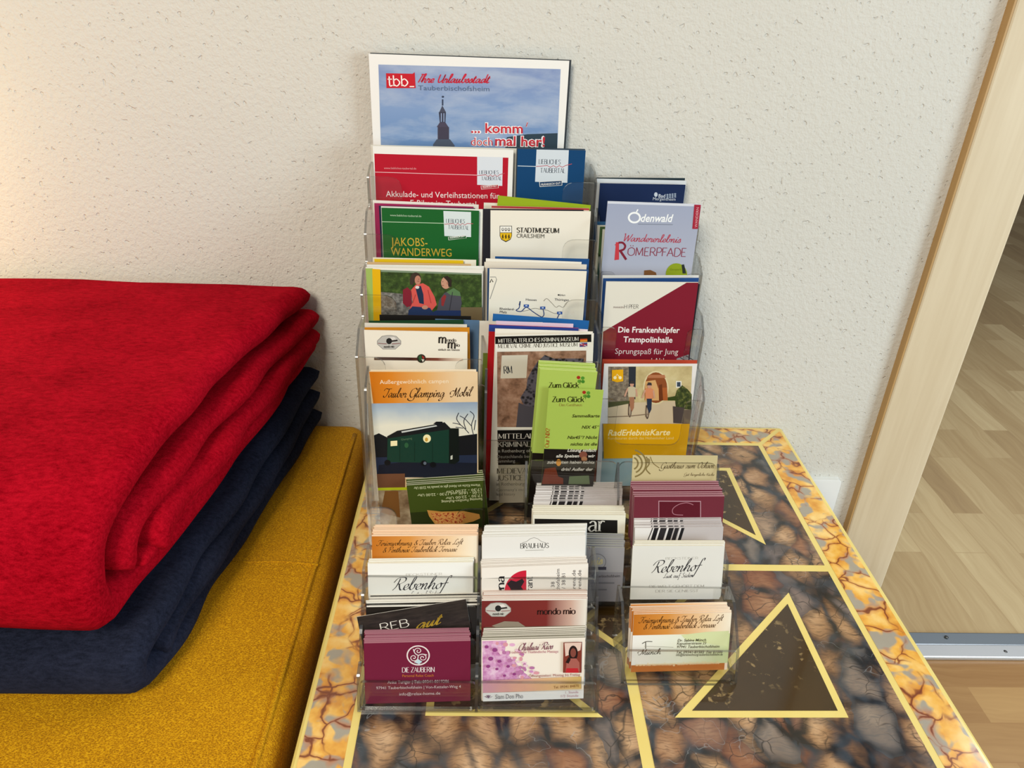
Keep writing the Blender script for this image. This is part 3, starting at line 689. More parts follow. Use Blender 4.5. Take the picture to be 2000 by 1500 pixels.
# large four-tier rack with two columns of leaflets
AX0, AX1 = -0.1308, 0.1135
ra = thing('leaflet_rack', 'wide clear acrylic leaflet rack of four rising tiers, against the wall', 'leaflet rack', ((AX0+AX1)/2, 0.75, TT))
AT = [(0.800, 0.792, 0.600), (0.760, 0.742, 0.556), (0.7165, 0.692, 0.506), (0.6657, 0.6465, 0.4545)]   # panel y, panel top, pocket floor
prof = [(0.6657, TT+.0005), (0.6657, 0.6465), (0.690, 0.668), (0.7165, 0.668), (0.7165, 0.692), (0.738, 0.712), (0.760, 0.712), (0.760, 0.742), (0.780, 0.762), (0.800, 0.762), (0.800, 0.792), (0.822, 0.800), (0.857, 0.800), (0.857, TT+.0005)]
side_wall(ra, AX0, prof, 0.002); side_wall(ra, AX1-TH, prof, 0.002)
for i, (y, zt, zf) in enumerate(AT):
    zb = zf if i < 3 else TT+.0005
    if i < 3: front_panel(ra, eared(AX0+TH, AX1-TH, zb, zt, 0.034, zt-0.06), y, EAR_R)
    flat(ra, AX0+TH, AX1-TH, y+TH, (AT[i-1][0] if i else 0.857)-0.001, zf-TH)
xm = -0.0055
front_panel(ra, eared(AX0+TH, xm, TT+.0005, 0.6465, 0.027, 0.56), 0.6657, EAR_R)
front_panel(ra, [(xm+.001, TT+.0005), (AX1-TH, TT+.0005), (AX1-TH, 0.6465), (AX1-.03, 0.6465), (AX1-.03, 0.5505), (xm+.001, 0.5505)], 0.6657, [0, 0, .002, .014, .012, .002])
bm = bmesh.new(); prism(bm, [(xm-.0012, 0.669, TT+.0005), (xm-.0012, 0.669, 0.64), (xm-.0012, 0.7135, 0.655), (xm-.0012, 0.7135, TT+.0005)], (TH, 0, 0)); acr(bm, 'divider', ra)
front_panel(ra, [(AX0+TH, TT+.0005), (AX1-TH, TT+.0005), (AX1-TH, 0.80), (AX0+TH, 0.80)], 0.8575, 0.003, name='back_panel')

# single pocket standing before it on the left
rl = thing('leaflet_holder', 'clear acrylic single pocket holding the camping leaflets, in front of the wide rack', 'leaflet holder', (-0.06, 0.63, TT))
LX0, LX1 = -0.1195, 0.0005
lp = [(0.6105, TT+.0005), (0.6105, 0.5025), (0.640, 0.625), (0.6635, 0.640), (0.6635, TT+.0005)]
side_wall(rl, LX0, lp, 0.003); side_wall(rl, LX1-TH, lp, 0.003)
front_panel(rl, eared(LX0+TH, LX1-TH, TT+.0005, 0.5025, 0.027, 0.462), 0.6105, EAR_R)
front_panel(rl, [(LX0+TH, TT+.0005), (LX1-TH, TT+.0005), (LX1-TH, 0.62), (LX0+TH, 0.62)], 0.661, 0.004, name='back_panel')
flat(rl, LX0+TH, LX1-TH, 0.613, 0.6605, TT+.0005)

# narrow four-tier rack on the right
BX0, BX1 = 0.1215, 0.2365
rbk = thing('leaflet_rack', 'narrow clear acrylic rack one leaflet wide, right of the wide rack', 'leaflet rack', ((BX0+BX1)/2, 0.77, TT))
BT = [(0.822, 0.742, 0.585), (0.780, 0.70, 0.560), (0.738, 0.652, 0.50), (0.697, 0.586, 0.4545)]
prof = [(0.697, TT+.0005), (0.697, 0.586), (0.718, 0.606), (0.738, 0.606), (0.738, 0.646), (0.756, 0.662), (0.780, 0.662), (0.780, 0.70), (0.80, 0.712), (0.822, 0.712), (0.822, 0.742), (0.857, 0.755), (0.857, TT+.0005)]
side_wall(rbk, BX0, prof, 0.002); side_wall(rbk, BX1-TH, prof, 0.002)
for i, (y, zt, zf) in enumerate(BT):
    zb = zf if i < 3 else TT+.0005
    ear, cut = (0.0165, zt-0.05) if i < 3 else (0.0185, 0.528)
    front_panel(rbk, eared(BX0+TH, BX1-TH, zb, zt, ear, cut), y, EAR_R)
    flat(rbk, BX0+TH, BX1-TH, y+TH, (BT[i-1][0] if i else 0.857)-0.001, zf-TH)
front_panel(rbk, [(BX0+TH, TT+.0005), (BX1-TH, TT+.0005), (BX1-TH, 0.755), (BX0+TH, 0.755)], 0.8575, 0.003, name='back_panel')

# business card racks
LEAN = math.radians(18)
def card_rack(label, name, x0, x1, divs, tiers, ph, yb, zback, loc):
    r = thing(name, label, 'card holder', loc)
    prof = [(tiers[0][0], TT+.0005)]
    for i, (y, zb) in enumerate(tiers):
        top = zb+ph+0.006
        prof += [(y, zb), (y+(top-zb)*math.tan(LEAN), top)]
        if i < len(tiers)-1: prof.append((tiers[i+1][0]-0.001, min(top+0.004, tiers[i+1][1]+0.02)))
    prof += [(yb, zback), (yb, TT+.0005)]
    # keep the stair outline monotonic in y
    pp = []
    for q in prof:
        if pp and q[0] < pp[-1][0]: q = (pp[-1][0], q[1])
        pp.append(q)
    for x in [x0, x1-TH]+[d-TH/2 for d in divs]:
        bm = bmesh.new(); pts = rounded(pp, 0.003, 3); prism(bm, [(x, y, z) for y, z in pts], (TH, 0, 0))
        acr(bm, 'side_wall' if x in (x0, x1-TH) else 'divider', r)
    edges = [x0+TH]+[q for d in divs for q in (d-TH/2, d+TH/2)]+[x1-TH]
    for i, (y, zb) in enumerate(tiers):
        for a, b in zip(edges[::2], edges[1::2]):
            front_panel(r, [(a, zb), (b, zb), (b, zb+ph), (a, zb+ph)], y, [.004, .004, .003, .003], LEAN, zb)
            flat(r, a, b, y+TH, (tiers[i+1][0]-.0005 if i < len(tiers)-1 else yb-TH), zb)
    for a, b in zip(edges[::2], edges[1::2]):
        front_panel(r, [(a, TT+.003), (b, TT+.003), (b, zback), (a, zback)], yb-TH, [0, 0, .008, .008], name='back_panel')
    flat(r, x0+TH, x1-TH, tiers[0][0]+.0005, yb-TH, TT+.0004, 'base_plate')
    return r
card_rack('clear acrylic business card rack nearest the table front, four tiers high', 'card_rack', -0.1008, 0.0972, [-0.0035],
          [(0.4100, TT+.003), (0.4330, 0.4765), (0.4505, 0.497), (0.4640, 0.516)], 0.024, 0.506, 0.548, (0, 0.44, TT))
card_rack('clear acrylic business card rack standing below the narrow leaflet rack', 'card_rack', 0.0405, 0.2395, [0.1355],
          [(0.5295, TT+.003), (0.5440, 0.466), (0.5715, 0.474), (0.5990, 0.498)], 0.017, 0.629, 0.553, (0.14, 0.57, TT))
h1 = thing('card_holder', 'single clear acrylic card holder with an orange and white card, at the table centre', 'card holder', (0.172, 0.46, TT))
for x in (0.1205, 0.2215-TH):
    bm = bmesh.new(); pts = rounded([(0.4385, TT+.0005), (0.4495, 0.4825), (0.478, 0.509), (0.500, 0.509), (0.494, TT+.0005)], 0.003, 3)
    prism(bm, [(x, y, z) for y, z in pts], (TH, 0, 0)); acr(bm, 'side_wall', h1)
front_panel(h1, [(0.123, TT+.0005), (0.219, TT+.0005), (0.219, 0.4825), (0.123, 0.4825)], 0.4385, [.004, .004, .003, .003], LEAN*0.8, TT)
front_panel(h1, [(0.123, TT+.0005), (0.219, TT+.0005), (0.219, 0.509), (0.123, 0.509)], 0.4865, .004, math.radians(8), TT, 'back_panel')
flat(h1, 0.123, 0.219, 0.4425, 0.486, TT+.0006)

# ------------------------------------------------------------------ printed matter: wide rack
WHITE, CREAMP = '#e9e6dd', '#e8e2d2'
# -- top tier
plain((723, 103), (1116, 117), 0.8555, 0.606, '#3a3f44', 'dark cover edge of a sheet behind the tall church tower magazine', lean=1.0, maxh=0.29)
s = leaflet((720, 105), (1112, 119), 0.852, 0.606, '#eceae6', 1.0, 0.0022)
k = NT('print_evening_sky'); v = k.coord()
sx = k.n('ShaderNodeSeparateXYZ', ins={0: v})
base = k.ramp(k.math('DIVIDE', k.math('SUBTRACT', sx.outputs[1], 0.17), 0.115), [(0.0, '#4a70a4'), (0.35, '#6689b8'), (0.65, '#7f9ac4'), (1.0, '#8093bd')])
cl = k.noise(k.warp(k.n('ShaderNodeMapping', ins={'Vector': v, 'Scale': (1.0, 3.2, 1), 'Rotation': (0, 0, 0.25)}).outputs[0], 12, 0.05), 13, 5, 0.6).outputs[0]
k.base(k.mix(k.ramp(cl, [(0.42, 0.0), (0.68, 0.75)]), base, '#b4bfd2')); k.set(Roughness=0.4); sky = k.m
s.P([(739, 126), (1095, 135), (1088, 300), (744, 290)], sky)
s.P([(990, 268), (1030, 262), (1089, 260), (1088, 300), (985, 300)], '#33434f')
s.P([(863, 194), (866, 194), (866, 206), (863, 206)], '#39435a'); s.E((865, 189), 2.5, 2, '#39435a')
s.P([(864, 206), (871, 219), (858, 219)], '#4a4d5e'); s.P([(857, 219), (871, 219), (870, 239), (859, 239)], '#3a3d4e')
s.P([(861, 221), (863, 221), (863, 238), (861, 238)], '#8c9cbd'); s.P([(866, 221), (868, 221), (868, 238), (866, 238)], '#8c9cbd')
s.P([(859, 239), (870, 239), (876, 248), (853, 248)], '#4c4658'); s.P([(855, 248), (877, 248), (877, 274), (855, 274)], '#45404f')
s.P([(853, 272), (879, 272), (888, 284), (887, 300), (845, 300), (846, 282)], '#4c5566')
s.P([(754, 143), (806, 144), (810, 141), (812, 172), (755, 172)], '#c4202e')
s.T('tbb', (758, 168), (798, 168), 21, '#f6efe9', 'thin', 0.012); s.P([(800, 168), (809, 168), (809, 170), (800, 170)], '#f6efe9')
s.T('Ihre Urlaubsstadt', (816, 161), (958, 162), 17, '#c8253c', 'hand', 0.012, 0.12)
s.T('Tauberbischofsheim', (817, 176), (956, 178), 9.5, '#5a6c8a')
for ol in (True, False):
    for t, a, b, h, bo in (('... komm', (920, 259), (1021, 260), 19, 0.018), ('/', (1027, 247), (1031, 247), 8, 0.03), ('doch', (920, 284), (962, 284), 16, 0.0), ('mal her!', (967, 284), (1064, 286), 19, 0.018)):
        s.T(t, a, b, h, '#f4eeee' if ol else '#c5303c', 'sans', bo+(0.05 if ol else 0))
tag(s.build('magazine'), 'tall white-bordered magazine with a church tower against evening sky, topmost on the wall', 'magazine')

plain((724, 283), (1009, 290), 0.835, 0.606, '#dcd9cd', 'white sheet peeking out behind the red cycling leaflet')
s = leaflet((728, 285), (1003, 293), 0.826, 0.606, '#eae8e2')
s.P([(731, 300), (993, 308), (990, 410), (735, 410)], '#b3142a')
s.P([(932, 306), (982, 307), (981, 363), (932, 361)], '#d6dbe2')
def tauber(s, a, b, c, d, h, wave, tagq, tagc, ink='#3c4654'):
    s.T('LIEBLICHES', a, b, h, ink, 'serif'); s.T('TAUBERTAL', c, d, h, ink, 'serif')
    s.S(wave, 1.2, '#b3525a')
    s.P(tagq, '#e6e2dc'); cx = sum(p[0] for p in tagq)/4; cy = sum(p[1] for p in tagq)/4
    s.P([(cx+(p[0]-cx)*0.95, cy+(p[1]-cy)*0.82) for p in tagq], tagc)
    s.T('FRÄNKISCH GUT', (tagq[3][0]+3, tagq[3][1]-2.5), (tagq[2][0]-3, tagq[2][1]-2.5), 4, '#eeeae4', 'sans', 0.01)
def wave(x0, x1, y, x2, y2, n=7):
    return [(x0, y)]+[(x0+(x1-x0)*(0.35+0.65*i/n), y+(1.6 if i % 2 else -1.6)) for i in range(n)]+[(x2, y2)]
tauber(s, (936, 340), (974, 340), (940, 352), (980, 352), 7, wave(932, 980, 343, 986, 338), [(939, 363), (973, 360), (974, 367), (940, 370)], '#b01c30')
s.T('www.liebliches-taubertal.de', (750, 330), (813, 331), 4, '#e59aa0'); s.S([(732, 336), (932, 342)], 1.2, '#e8b6ba')
s.T('Akkulade- und Verleihstationen für', (754, 384), (975, 388), 11.5, '#f3e8e6')
s.T('E-Bikes im Taubertal', (802, 401), (930, 404), 11, '#f3e8e6')
tag(s.build('leaflet'), 'red leaflet with a white border, in the top tier below the tower magazine', 'leaflet')
plain((1009, 288), (1143, 291), 0.836, 0.606, '#3c4a58', 'dark sheet peeking out behind the plain blue leaflet with the pale label')
s = leaflet((1011, 291), (1144, 294), 0.827, 0.606, '#083f6c')
s.P([(1048, 292), (1111, 293), (1108, 357), (1045, 355)], '#cfd7de'); s.S([(1011, 324), (1047, 325)], 1.3, '#c9d3da')
tauber(s, (1052, 320), (1095, 321), (1055, 337), (1104, 338), 9, wave(1047, 1110, 325, 1117, 320), [(1053, 355), (1098, 352), (1098, 362), (1054, 365)], '#12385e')
tag(s.build('leaflet'), 'deep blue leaflet with a pale label, right of the red leaflet', 'leaflet')

# -- second tier
plain((973, 382), (1154, 401), 0.796, 0.562, '#93a81c', 'lime green sheet sloping above the cream museum leaflet')
G2 = 'sheets behind the green hiking leaflet'
plain((728, 391), (935, 400), 0.796, 0.562, '#e6e0d6', 'white sheet at the back behind the green hiking leaflet', G2)
plain((731, 397), (925, 404), 0.792, 0.562, '#a02a58', 'magenta sheet peeking out left of the green hiking leaflet', G2)
plain((740, 402), (928, 407), 0.7885, 0.562, '#1d2b45', 'navy sheet edge directly left of the green hiking leaflet', G2)
plain((744, 403), (943, 409), 0.785, 0.562, '#e8e6dc', 'white page showing right of the green hiking leaflet', G2)
s = leaflet((745, 406), (936, 412), 0.781, 0.562, '#175c26')
s.P([(866, 412), (920, 414), (920, 463), (868, 461)], '#d3dcdc')
tauber(s, (871, 435), (908, 436), (875, 447), (916, 449), 7.5, wave(868, 917, 438, 924, 437), [(875, 463), (911, 460), (911, 465), (876, 469)], '#1d5a2b')
s.T('www.liebliches-taubertal.de', (762, 422), (823, 424), 4, '#b9d2b4'); s.S([(746, 433), (867, 436)], 1.2, '#b8d0b0')
s.T('JAKOBS-', (764, 480), (835, 481), 16.5, '#c9a53a'); s.T('WANDERWEG', (764, 499), (882, 501), 15.5, '#c9a53a')
tag(s.build('leaflet'), 'green leaflet with yellow lettering and a pale label, second tier on the left', 'leaflet')
G3 = 'sheets behind the cream museum leaflet'
plain((945, 396), (1110, 401), 0.797, 0.562, '#e6dfcd', 'white sheet at the back behind the cream museum leaflet', G3)
plain((960, 402), (1151, 407), 0.7915, 0.562, '#d9c6b4', 'sheet with a red top stripe behind the cream museum leaflet', G3, edge=('#b23a3c', 0.01))
plain((943, 408), (1140, 410), 0.787, 0.562, '#2b2a33', 'black sheet edge between the green and the cream leaflets')
s = leaflet((958, 411), (1154, 413), 0.781, 0.562, '#e9e2d3')
sh = [(976, 441), (1000, 441), (1000, 461), (997, 468), (988, 473), (979, 468), (976, 461)]
s.P(sh, '#2c2c2c'); s.P([(977, 442), (999, 442), (999, 454), (977, 454)], '#eeeae0'); s.P([(977, 455), (999, 455), (999, 461), (996, 467), (988, 471), (980, 467), (977, 461)], '#e3b51c')
for x in (982, 988, 994):
    s.S([(x, 458), (x, 466)], 2, '#2a2413'); s.S([(x-2, 462), (x+2, 463)], 1.2, '#2a2413'); s.E((x, 448), 2.2, 3.2, '#3a3a3a'); s.E((x, 447.6), 1.2, 2.0, '#eeeae0')
s.T('STADTMUSEUM', (1009, 454), (1092, 455), 9.5, '#2b2a26', 'serif', 0.03); s.T('CRAILSHEIM', (1009, 464), (1063, 465), 8, '#4a4a44')
tag(s.build('leaflet'), 'cream leaflet with a small yellow coat of arms, second tier on the right', 'leaflet')

# -- third tier
G4 = 'sheets behind the hikers leaflet'
plain((728, 503), (930, 508), 0.752, 0.512, '#e9e4d2', 'white sheet at the very back above the hikers leaflet', G4)
plain((731, 506), (905, 509), 0.748, 0.512, '#d9b416', 'yellow sheet edge above the hikers leaflet', G4)
plain((717, 512), (920, 516), 0.744, 0.512, '#c9a97e', 'tan sheet edge above the hikers leaflet', G4)
plain((716, 517), (945, 520), 0.740, 0.512, '#e4e2da', 'white sheet directly behind the hikers leaflet', G4)
s = leaflet((714, 522), (943, 527), 0.734, 0.512, '#e6e2d8')
s.P([(714, 524), (728, 524), (730, 640), (716, 640)], '#9cb45e'); s.P([(727, 525), (743, 526), (745, 640), (730, 640)], '#e0ae14')
hill = mottled('print_hillside', [(0.3, '#1c2a10'), (0.5, '#2f4718'), (0.7, '#51692e')], 160, 4)
stone = mottled('print_stones', [(0.3, '#3d3a36'), (0.5, '#6b6863'), (0.7, '#98948c')], 220, 4)
s.P([(743, 527), (941, 534), (942, 640), (745, 640)], hill)
s.P([(744, 570), (800, 575), (835, 592), (835, 640), (745, 640)], stone); s.P([(900, 600), (942, 600), (942, 640), (890, 640)], '#6f5f44')
s.P([(744, 527), (941, 534), (940, 537), (744, 531)], '#7b8c74')
s.P([(787, 566), (796, 561), (803, 568), (805, 597), (795, 600), (787, 592)], '#7e2230')
s.P([(803, 566), (812, 556), (826, 553), (838, 560), (849, 580), (853, 595), (843, 607), (830, 606), (800, 603), (806, 590)], '#d2564e')
s.P([(811, 560), (822, 558), (827, 575), (828, 594), (819, 592)], '#22304a'); s.E((815, 561), 4, 3, '#d8d2cc')
s.E((812, 542), 10, 10, '#3d3028'); s.E((816, 547), 6, 9, '#b9806a'); s.P([(800, 545), (805, 535), (812, 536), (807, 556), (801, 556)], '#41342c')
s.S([(815, 549), (819, 549)], 1, '#6a3030'); s.E((818, 545), .9, .7, '#2a1c18', 6); s.S([(812, 575), (806, 592)], 1.2, '#a83c38'); s.S([(836, 566), (842, 592)], 1.2, '#a83c38')
s.P([(798, 606), (806, 598), (840, 601), (846, 610), (838, 640), (795, 640)], '#26365a'); s.E((830, 600), 6, 4, '#c08770')
s.P([(858, 585), (868, 572), (886, 564), (899, 572), (902, 592), (899, 606), (875, 616), (852, 612)], '#4b4a52')
s.P([(872, 570), (886, 562), (898, 570), (900, 578), (880, 576)], '#57774e'); s.P([(862, 582), (868, 575), (872, 578), (866, 598), (862, 596)], '#8b2f30')
s.E((871, 552), 9.5, 12, '#c08f76'); s.P([(866, 541), (874, 538), (882, 546), (882, 560), (876, 560), (874, 549)], '#2f2620')
s.E((865, 550), .9, .7, '#2a1c18', 6); s.S([(863, 557), (867, 557.5)], 1, '#7a3c34'); s.E((874, 553), 1.6, 2.4, '#a87460', 8); s.S([(884, 570), (878, 606)], 1.2, '#33323a')
s.P([(840, 612), (852, 606), (900, 606), (900, 640), (836, 640)], '#23335c')
tag(s.build('leaflet'), 'leaflet with a photo of two hikers sitting on a stone wall', 'leaflet')
G5 = 'sheets behind the road map leaflet'
plain((967, 501), (1151, 506), 0.754, 0.512, '#1c4a80', 'blue sheet tallest at the back behind the road map leaflet', G5)
plain((949, 505), (1136, 512), 0.750, 0.512, '#e8e2d6', 'white sheet standing in the middle behind the road map leaflet', G5)
plain((946, 512), (1146, 517), 0.746, 0.512, '#e2d6c4', 'ivory sheet close behind the road map leaflet', G5)
plain((952, 524), (1150, 527), 0.740, 0.512, '#234777', 'navy sheet showing both sides of the road map leaflet', G5)
s = leaflet((956, 525), (1146, 530), 0.734, 0.512, '#e6e0d0')
s.S([(957, 541), (968, 541), (970, 546), (957, 584)], 1.4, '#8b8c88'); s.S([(957, 552), (960, 545), (963, 551)], 2, '#3b3b38')
for t, a, b, h in (('Hessen', (1027, 587), (1048, 588), 4.5), ('Thüringen', (1083, 587), (1111, 588), 4.5), ('Rheinland-', (976, 605), (1005, 606), 4.5), ('Pfalz', (976, 611), (990, 612), 4.5), ('Erfurt', (1093, 578), (1104, 578), 3.5)):
    s.T(t, a, b, h, '#3a3f48', bold=0.012)
s.E((1091, 576), 1.6, 1.6, '#333')if False else s.E((1091, 576), 1.6, 1.6, '#333333')
for pts in ([(1014, 596), (1016, 588), (1014, 601), (1008, 606), (1018, 608), (1028, 600), (1040, 608), (1052, 616), (1064, 622)], [(1060, 601), (1062, 616), (1050, 622)], [(1093, 612), (1088, 622)]): s.S(pts, 1.8, '#2b4478', True)
for pts in ([(1062, 588), (1068, 583), (1078, 592), (1086, 600), (1092, 597), (1100, 600), (1108, 590)], [(1018, 608), (1030, 606), (1044, 602), (1056, 604), (1070, 606)], [(978, 618), (1000, 616), (1016, 622)], [(1070, 606), (1084, 612), (1096, 608)]): s.S(pts, 0.8, '#77736a', True)
for x, y in ((1028, 597), (1060, 601), (1093, 611)): s.P([(x-5, y-2.5), (x+5, y-2.5), (x+5, y+2.5), (x-5, y+2.5)], '#234e9a'); s.P([(x-2, y-1), (x+2, y-1), (x+2, y+1), (x-2, y+1)], '#cfd6e4')
tag(s.build('leaflet'), 'cream leaflet printed with a sketched road map, third tier on the right', 'leaflet')

# -- fourth tier
G6 = 'sheets behind the cream restaurant leaflet'
plain((741, 615), (920, 618), 0.7115, 0.4600, '#15120f', 'black sheet at the back behind the cream restaurant leaflet', G6, maxh=0.24)
plain((850, 623), (936, 626), 0.7085, 0.4600, '#53708f', 'slate blue sheet edge right of the cream restaurant leaflet', G6, maxh=0.24)
plain((720, 627), (905, 625), 0.705, 0.4600, '#173d22', 'dark green sheet edge above the cream restaurant leaflet', G6, maxh=0.24)
plain((712, 631), (912, 634), 0.701, 0.4600, '#d9d4c6', 'white sheet edge above the cream restaurant leaflet', G6, maxh=0.24)
plain((712, 640), (917, 640), 0.695, 0.4600, '#c98420', 'orange sheet showing right of the cream restaurant leaflet', G6, maxh=0.24)
s = leaflet((711, 645), (913, 649), 0.688, 0.4600, '#eae2d2')
def oct_logo(s, cx, cy, w, h):
    o8 = [(-.5, -.12), (-.3, -.44), (-.08, -.5), (.08, -.5), (.3, -.44), (.5, -.12), (.5, .12), (.26, .46), (-.26, .46), (-.5, .12)]
    s.P([(cx+a*w, cy+b*h) for a, b in o8], '#8f8b85'); s.P([(cx+a*w*.95, cy+b*h*.92) for a, b in o8], '#b9b5ae')
    s.P([(cx-w*.1, cy-h*.3), (cx+w*.2, cy-h*.38), (cx+w*.3, cy-h*.2), (cx+w*.05, cy-h*.15)], '#d8d2cc')
    s.E((cx, cy-h*.1), w*.12, h*.21, '#222222'); s.P([(cx+w*.08, cy-h*.14), (cx+w*.34, cy-h*.2), (cx+w*.36, cy-h*.1), (cx+w*.08, cy-h*.04)], '#2a2424')
    s.S([(cx-w*.46, cy+h*.05), (cx-w*.1, cy+h*.09)], 1.2, '#7d3434'); s.S([(cx+w*.12, cy+h*.09), (cx+w*.46, cy+h*.05)], 1.2, '#7d3434')
    s.T('mondo mio', (cx-w*.22, cy+h*.36), (cx+w*.22, cy+h*.34), h*.17, '#1d1b1a', 'serif', 0.03, 0.2)
oct_logo(s, 760, 669, 47, 29)
s.T('m', (856, 670), (872, 671), 18, '#35302b', 'serif', 0.04); s.T('ondo', (873, 667), (891, 667.5), 6.5, '#35302b', 'serif', 0.03)
s.T('m', (874, 680), (890, 681), 18, '#35302b', 'serif', 0.04); s.T('io', (891, 676.5), (898, 677), 6.5, '#35302b', 'serif', 0.03)
s.T('einfach ein Genuss', (856, 684.5), (898, 685), 4, '#4a3d36', 'sans', 0.015)
s.P([(731, 697), (904, 699.5), (904, 705), (731, 703)], grad('print_brown_bar', 0, [(0, '#5a4a44'), (0.45, '#3d1c16'), (0.75, '#7d4030'), (1, '#e2cdb8')], -0.05, 0.045))
s.E((823, 700), 8.5, 8.5, '#2c2a22'); s.P([(817, 697), (822, 693), (824, 700), (820, 706)], '#2f5a36'); s.P([(824, 694), (829, 697), (828, 702), (825, 699)], '#a03028'); s.P([(823, 701), (829, 702), (826, 707)], '#d8d4c8')
tag(s.build('leaflet'), 'cream restaurant leaflet with a grey octagonal logo and a brown bar', 'leaflet')

G7 = 'sheets behind the crime museum leaflet'
plain((963, 613), (1151, 627), 0.7125, 0.4600, '#1f5e9c', 'bright blue sheet sloping at the back behind the crime museum leaflet', G7, maxh=0.245)
plain((936, 627), (1060, 630), 0.7095, 0.4600, '#dcd6c8', 'white sheet edge at the divider left of the crime museum leaflet', G7, maxh=0.24)
plain((943, 690), (1060, 694), 0.706, 0.4600, '#7d8c3a', 'short olive sheet at the divider left of the crime museum leaflet', G7, maxh=0.24)
plain((969, 627), (1120, 633), 0.703, 0.4600, '#dbc3d4', 'lilac sheet fanned behind the crime museum leaflet', G7, maxh=0.24)
plain((970, 634), (1148, 644), 0.699, 0.4600, '#e4d4da', 'pale pink sheet fanned behind the crime museum leaflet', G7, maxh=0.24)
plain((955, 634), (1130, 641), 0.695, 0.4600, '#b0121c', 'scarlet sheet showing left of the crime museum leaflet', G7, maxh=0.24, edge=('#2a3c86', 0.035))
plain((967, 642), (1158, 648), 0.691, 0.4600, '#e6dfd2', 'white sheet directly behind the crime museum leaflet', G7, maxh=0.24)
s = leaflet((967, 655), (1160, 651.5), 0.6855, 0.4590, '#e4dfd4', 2.0)
s.P([(966.7, 657.5), (1155, 653), (1155, 668), (966.7, 672)], '#14110f')
s.T('MITTELALTERLICHES KRIMINALMUSEUM', (973, 669.5), (1130, 665.5), 7.5, '#d8d2c6', 'serif')
s.T('MEDIEVAL CRIME AND JUSTICE MUSEUM', (972.5, 680), (1128, 676.5), 7.5, '#4c463c', 'serif')
for i, c in enumerate(('#1d1712', '#b8441c', '#d98a2a')): s.P([(1133, 659+i*2.8), (1147, 658.6+i*2.8), (1147, 661.4+i*2.8), (1133, 661.8+i*2.8)], c)
s.P([(1132, 669.5), (1147, 669), (1147, 677), (1132, 677.5)], '#44427a'); s.S([(1132, 670), (1147, 677)], 1.5, '#d0c6cc'); s.S([(1139, 669.5), (1139.5, 677)], 2, '#a83a44'); s.S([(1132, 673.5), (1147, 673)], 2, '#a83a44')
rock = mottled('print_sandstone', [(0.28, '#4c3426'), (0.45, '#8c6650'), (0.6, '#a5806a'), (0.75, '#c29c82')], 85, 6)
s.P([(971, 687), (1145, 684.5), (1142, 834), (966, 834)], rock)
robe = mottled('print_dark_robe', [(0.2, '#17151a'), (0.45, '#2b2830'), (0.8, '#5a5560')], 260, vor=True)
s.P([(1064, 693), (1082, 700), (1140, 700), (1140, 800), (1047, 797), (1023, 791), (1016, 777), (1028, 758), (1030, 740), (1038, 724), (1050, 706)], robe)
s.P([(1013, 786), (1024, 791), (1050, 798), (1140, 800), (1140, 834), (1008, 834)], '#4c4850')
s.P([(980, 694), (1031, 693), (1028, 738), (977.5, 739)], '#d3ccbc'); s.T('RM', (984, 729.5), (1001, 728.5), 14, '#1f2430', 'serif', 0.02)
s.P([(965.6, 840), (1150, 838), (1147, 906), (964, 908)], '#0f0d0d')
s.T('MITTELALTERLICHES', (973, 856.5), (1118, 855), 9.5, '#d2ccc2', 'serif'); s.T('KRIMINALMUSEUM', (972, 872.5), (1095, 871), 9.5, '#bdb7ae', 'serif')
s.T('in Rothenburg ob der Tauber', (971, 883.5), (1083, 882), 6.5, '#a7a29a'); s.T('Deutschlands bedeutende', (971, 894.5), (1068, 893), 6, '#8f8a84'); s.T('Sammlung', (971, 903), (1006, 902.5), 6, '#8f8a84')
s.P([(964, 908), (1147, 906), (1143, 986), (960, 988)], '#a39a8a')
s.T('MEDIEVAL CRIME AND', (970, 924.5), (1116, 923), 10, '#3f3a34', 'serif'); s.T('JUSTICE MUSEUM', (970, 938), (1085, 936.5), 10, '#3f3a34', 'serif')
s.T('in Rothenburg ob der Tauber', (969.5, 948), (1083, 946.5), 6.5, '#5a544c'); s.T("Germany's most important", (970, 959), (1072, 957.5), 5.5, '#6b655c'); s.T('legal history', (969.5, 967.5), (1006, 967), 5.5, '#6b655c')
tag(s.build('leaflet'), 'black and grey crime museum leaflet with a sandstone photo', 'leaflet')

# -- single pocket in front: camping leaflets, food flyers
plain((724, 723), (930, 722), 0.6575, 0.4545, '#ead9bd', 'pale sheet directly behind the orange camping leaflet', maxh=0.22)
s = leaflet((721, 726), (933, 727), 0.654, 0.4545, '#e6c89c')
s.P([(721, 726), (933, 727), (933, 785), (729, 788)], grad('print_orange_header', 0, [(0, '#c96f08'), (0.18, '#d98220'), (0.5, '#e2a75e'), (0.85, '#e8caa0')], -0.05, 0.05))
s.T('Außergewöhnlich campen', (742, 750), (876, 748), 8, '#f2e0c4'); s.T('Tauber', (748, 776), (795, 776), 18, '#3d2410', 'script', 0.008); s.T('Glamping', (795, 776), (869, 775), 18, '#3d2410', 'script', 0.008); s.T('Mobil', (879, 775), (926, 773), 18, '#3d2410', 'script', 0.008)
s.P([(724, 788), (933, 785), (932, 930), (731, 934)], grad('print_dusk', 1, [(0.0, '#e0dccb'), (0.45, '#e6e2cf'), (0.7, '#aebcc6'), (1.0, '#6f86ac')], 0.095, 0.158, 0.25, 30))
s.P([(725, 850), (740, 846), (760, 856), (760, 905), (726, 905)], '#15181c'); s.P([(895, 852), (932, 847), (932, 905), (895, 905)], '#16171a')
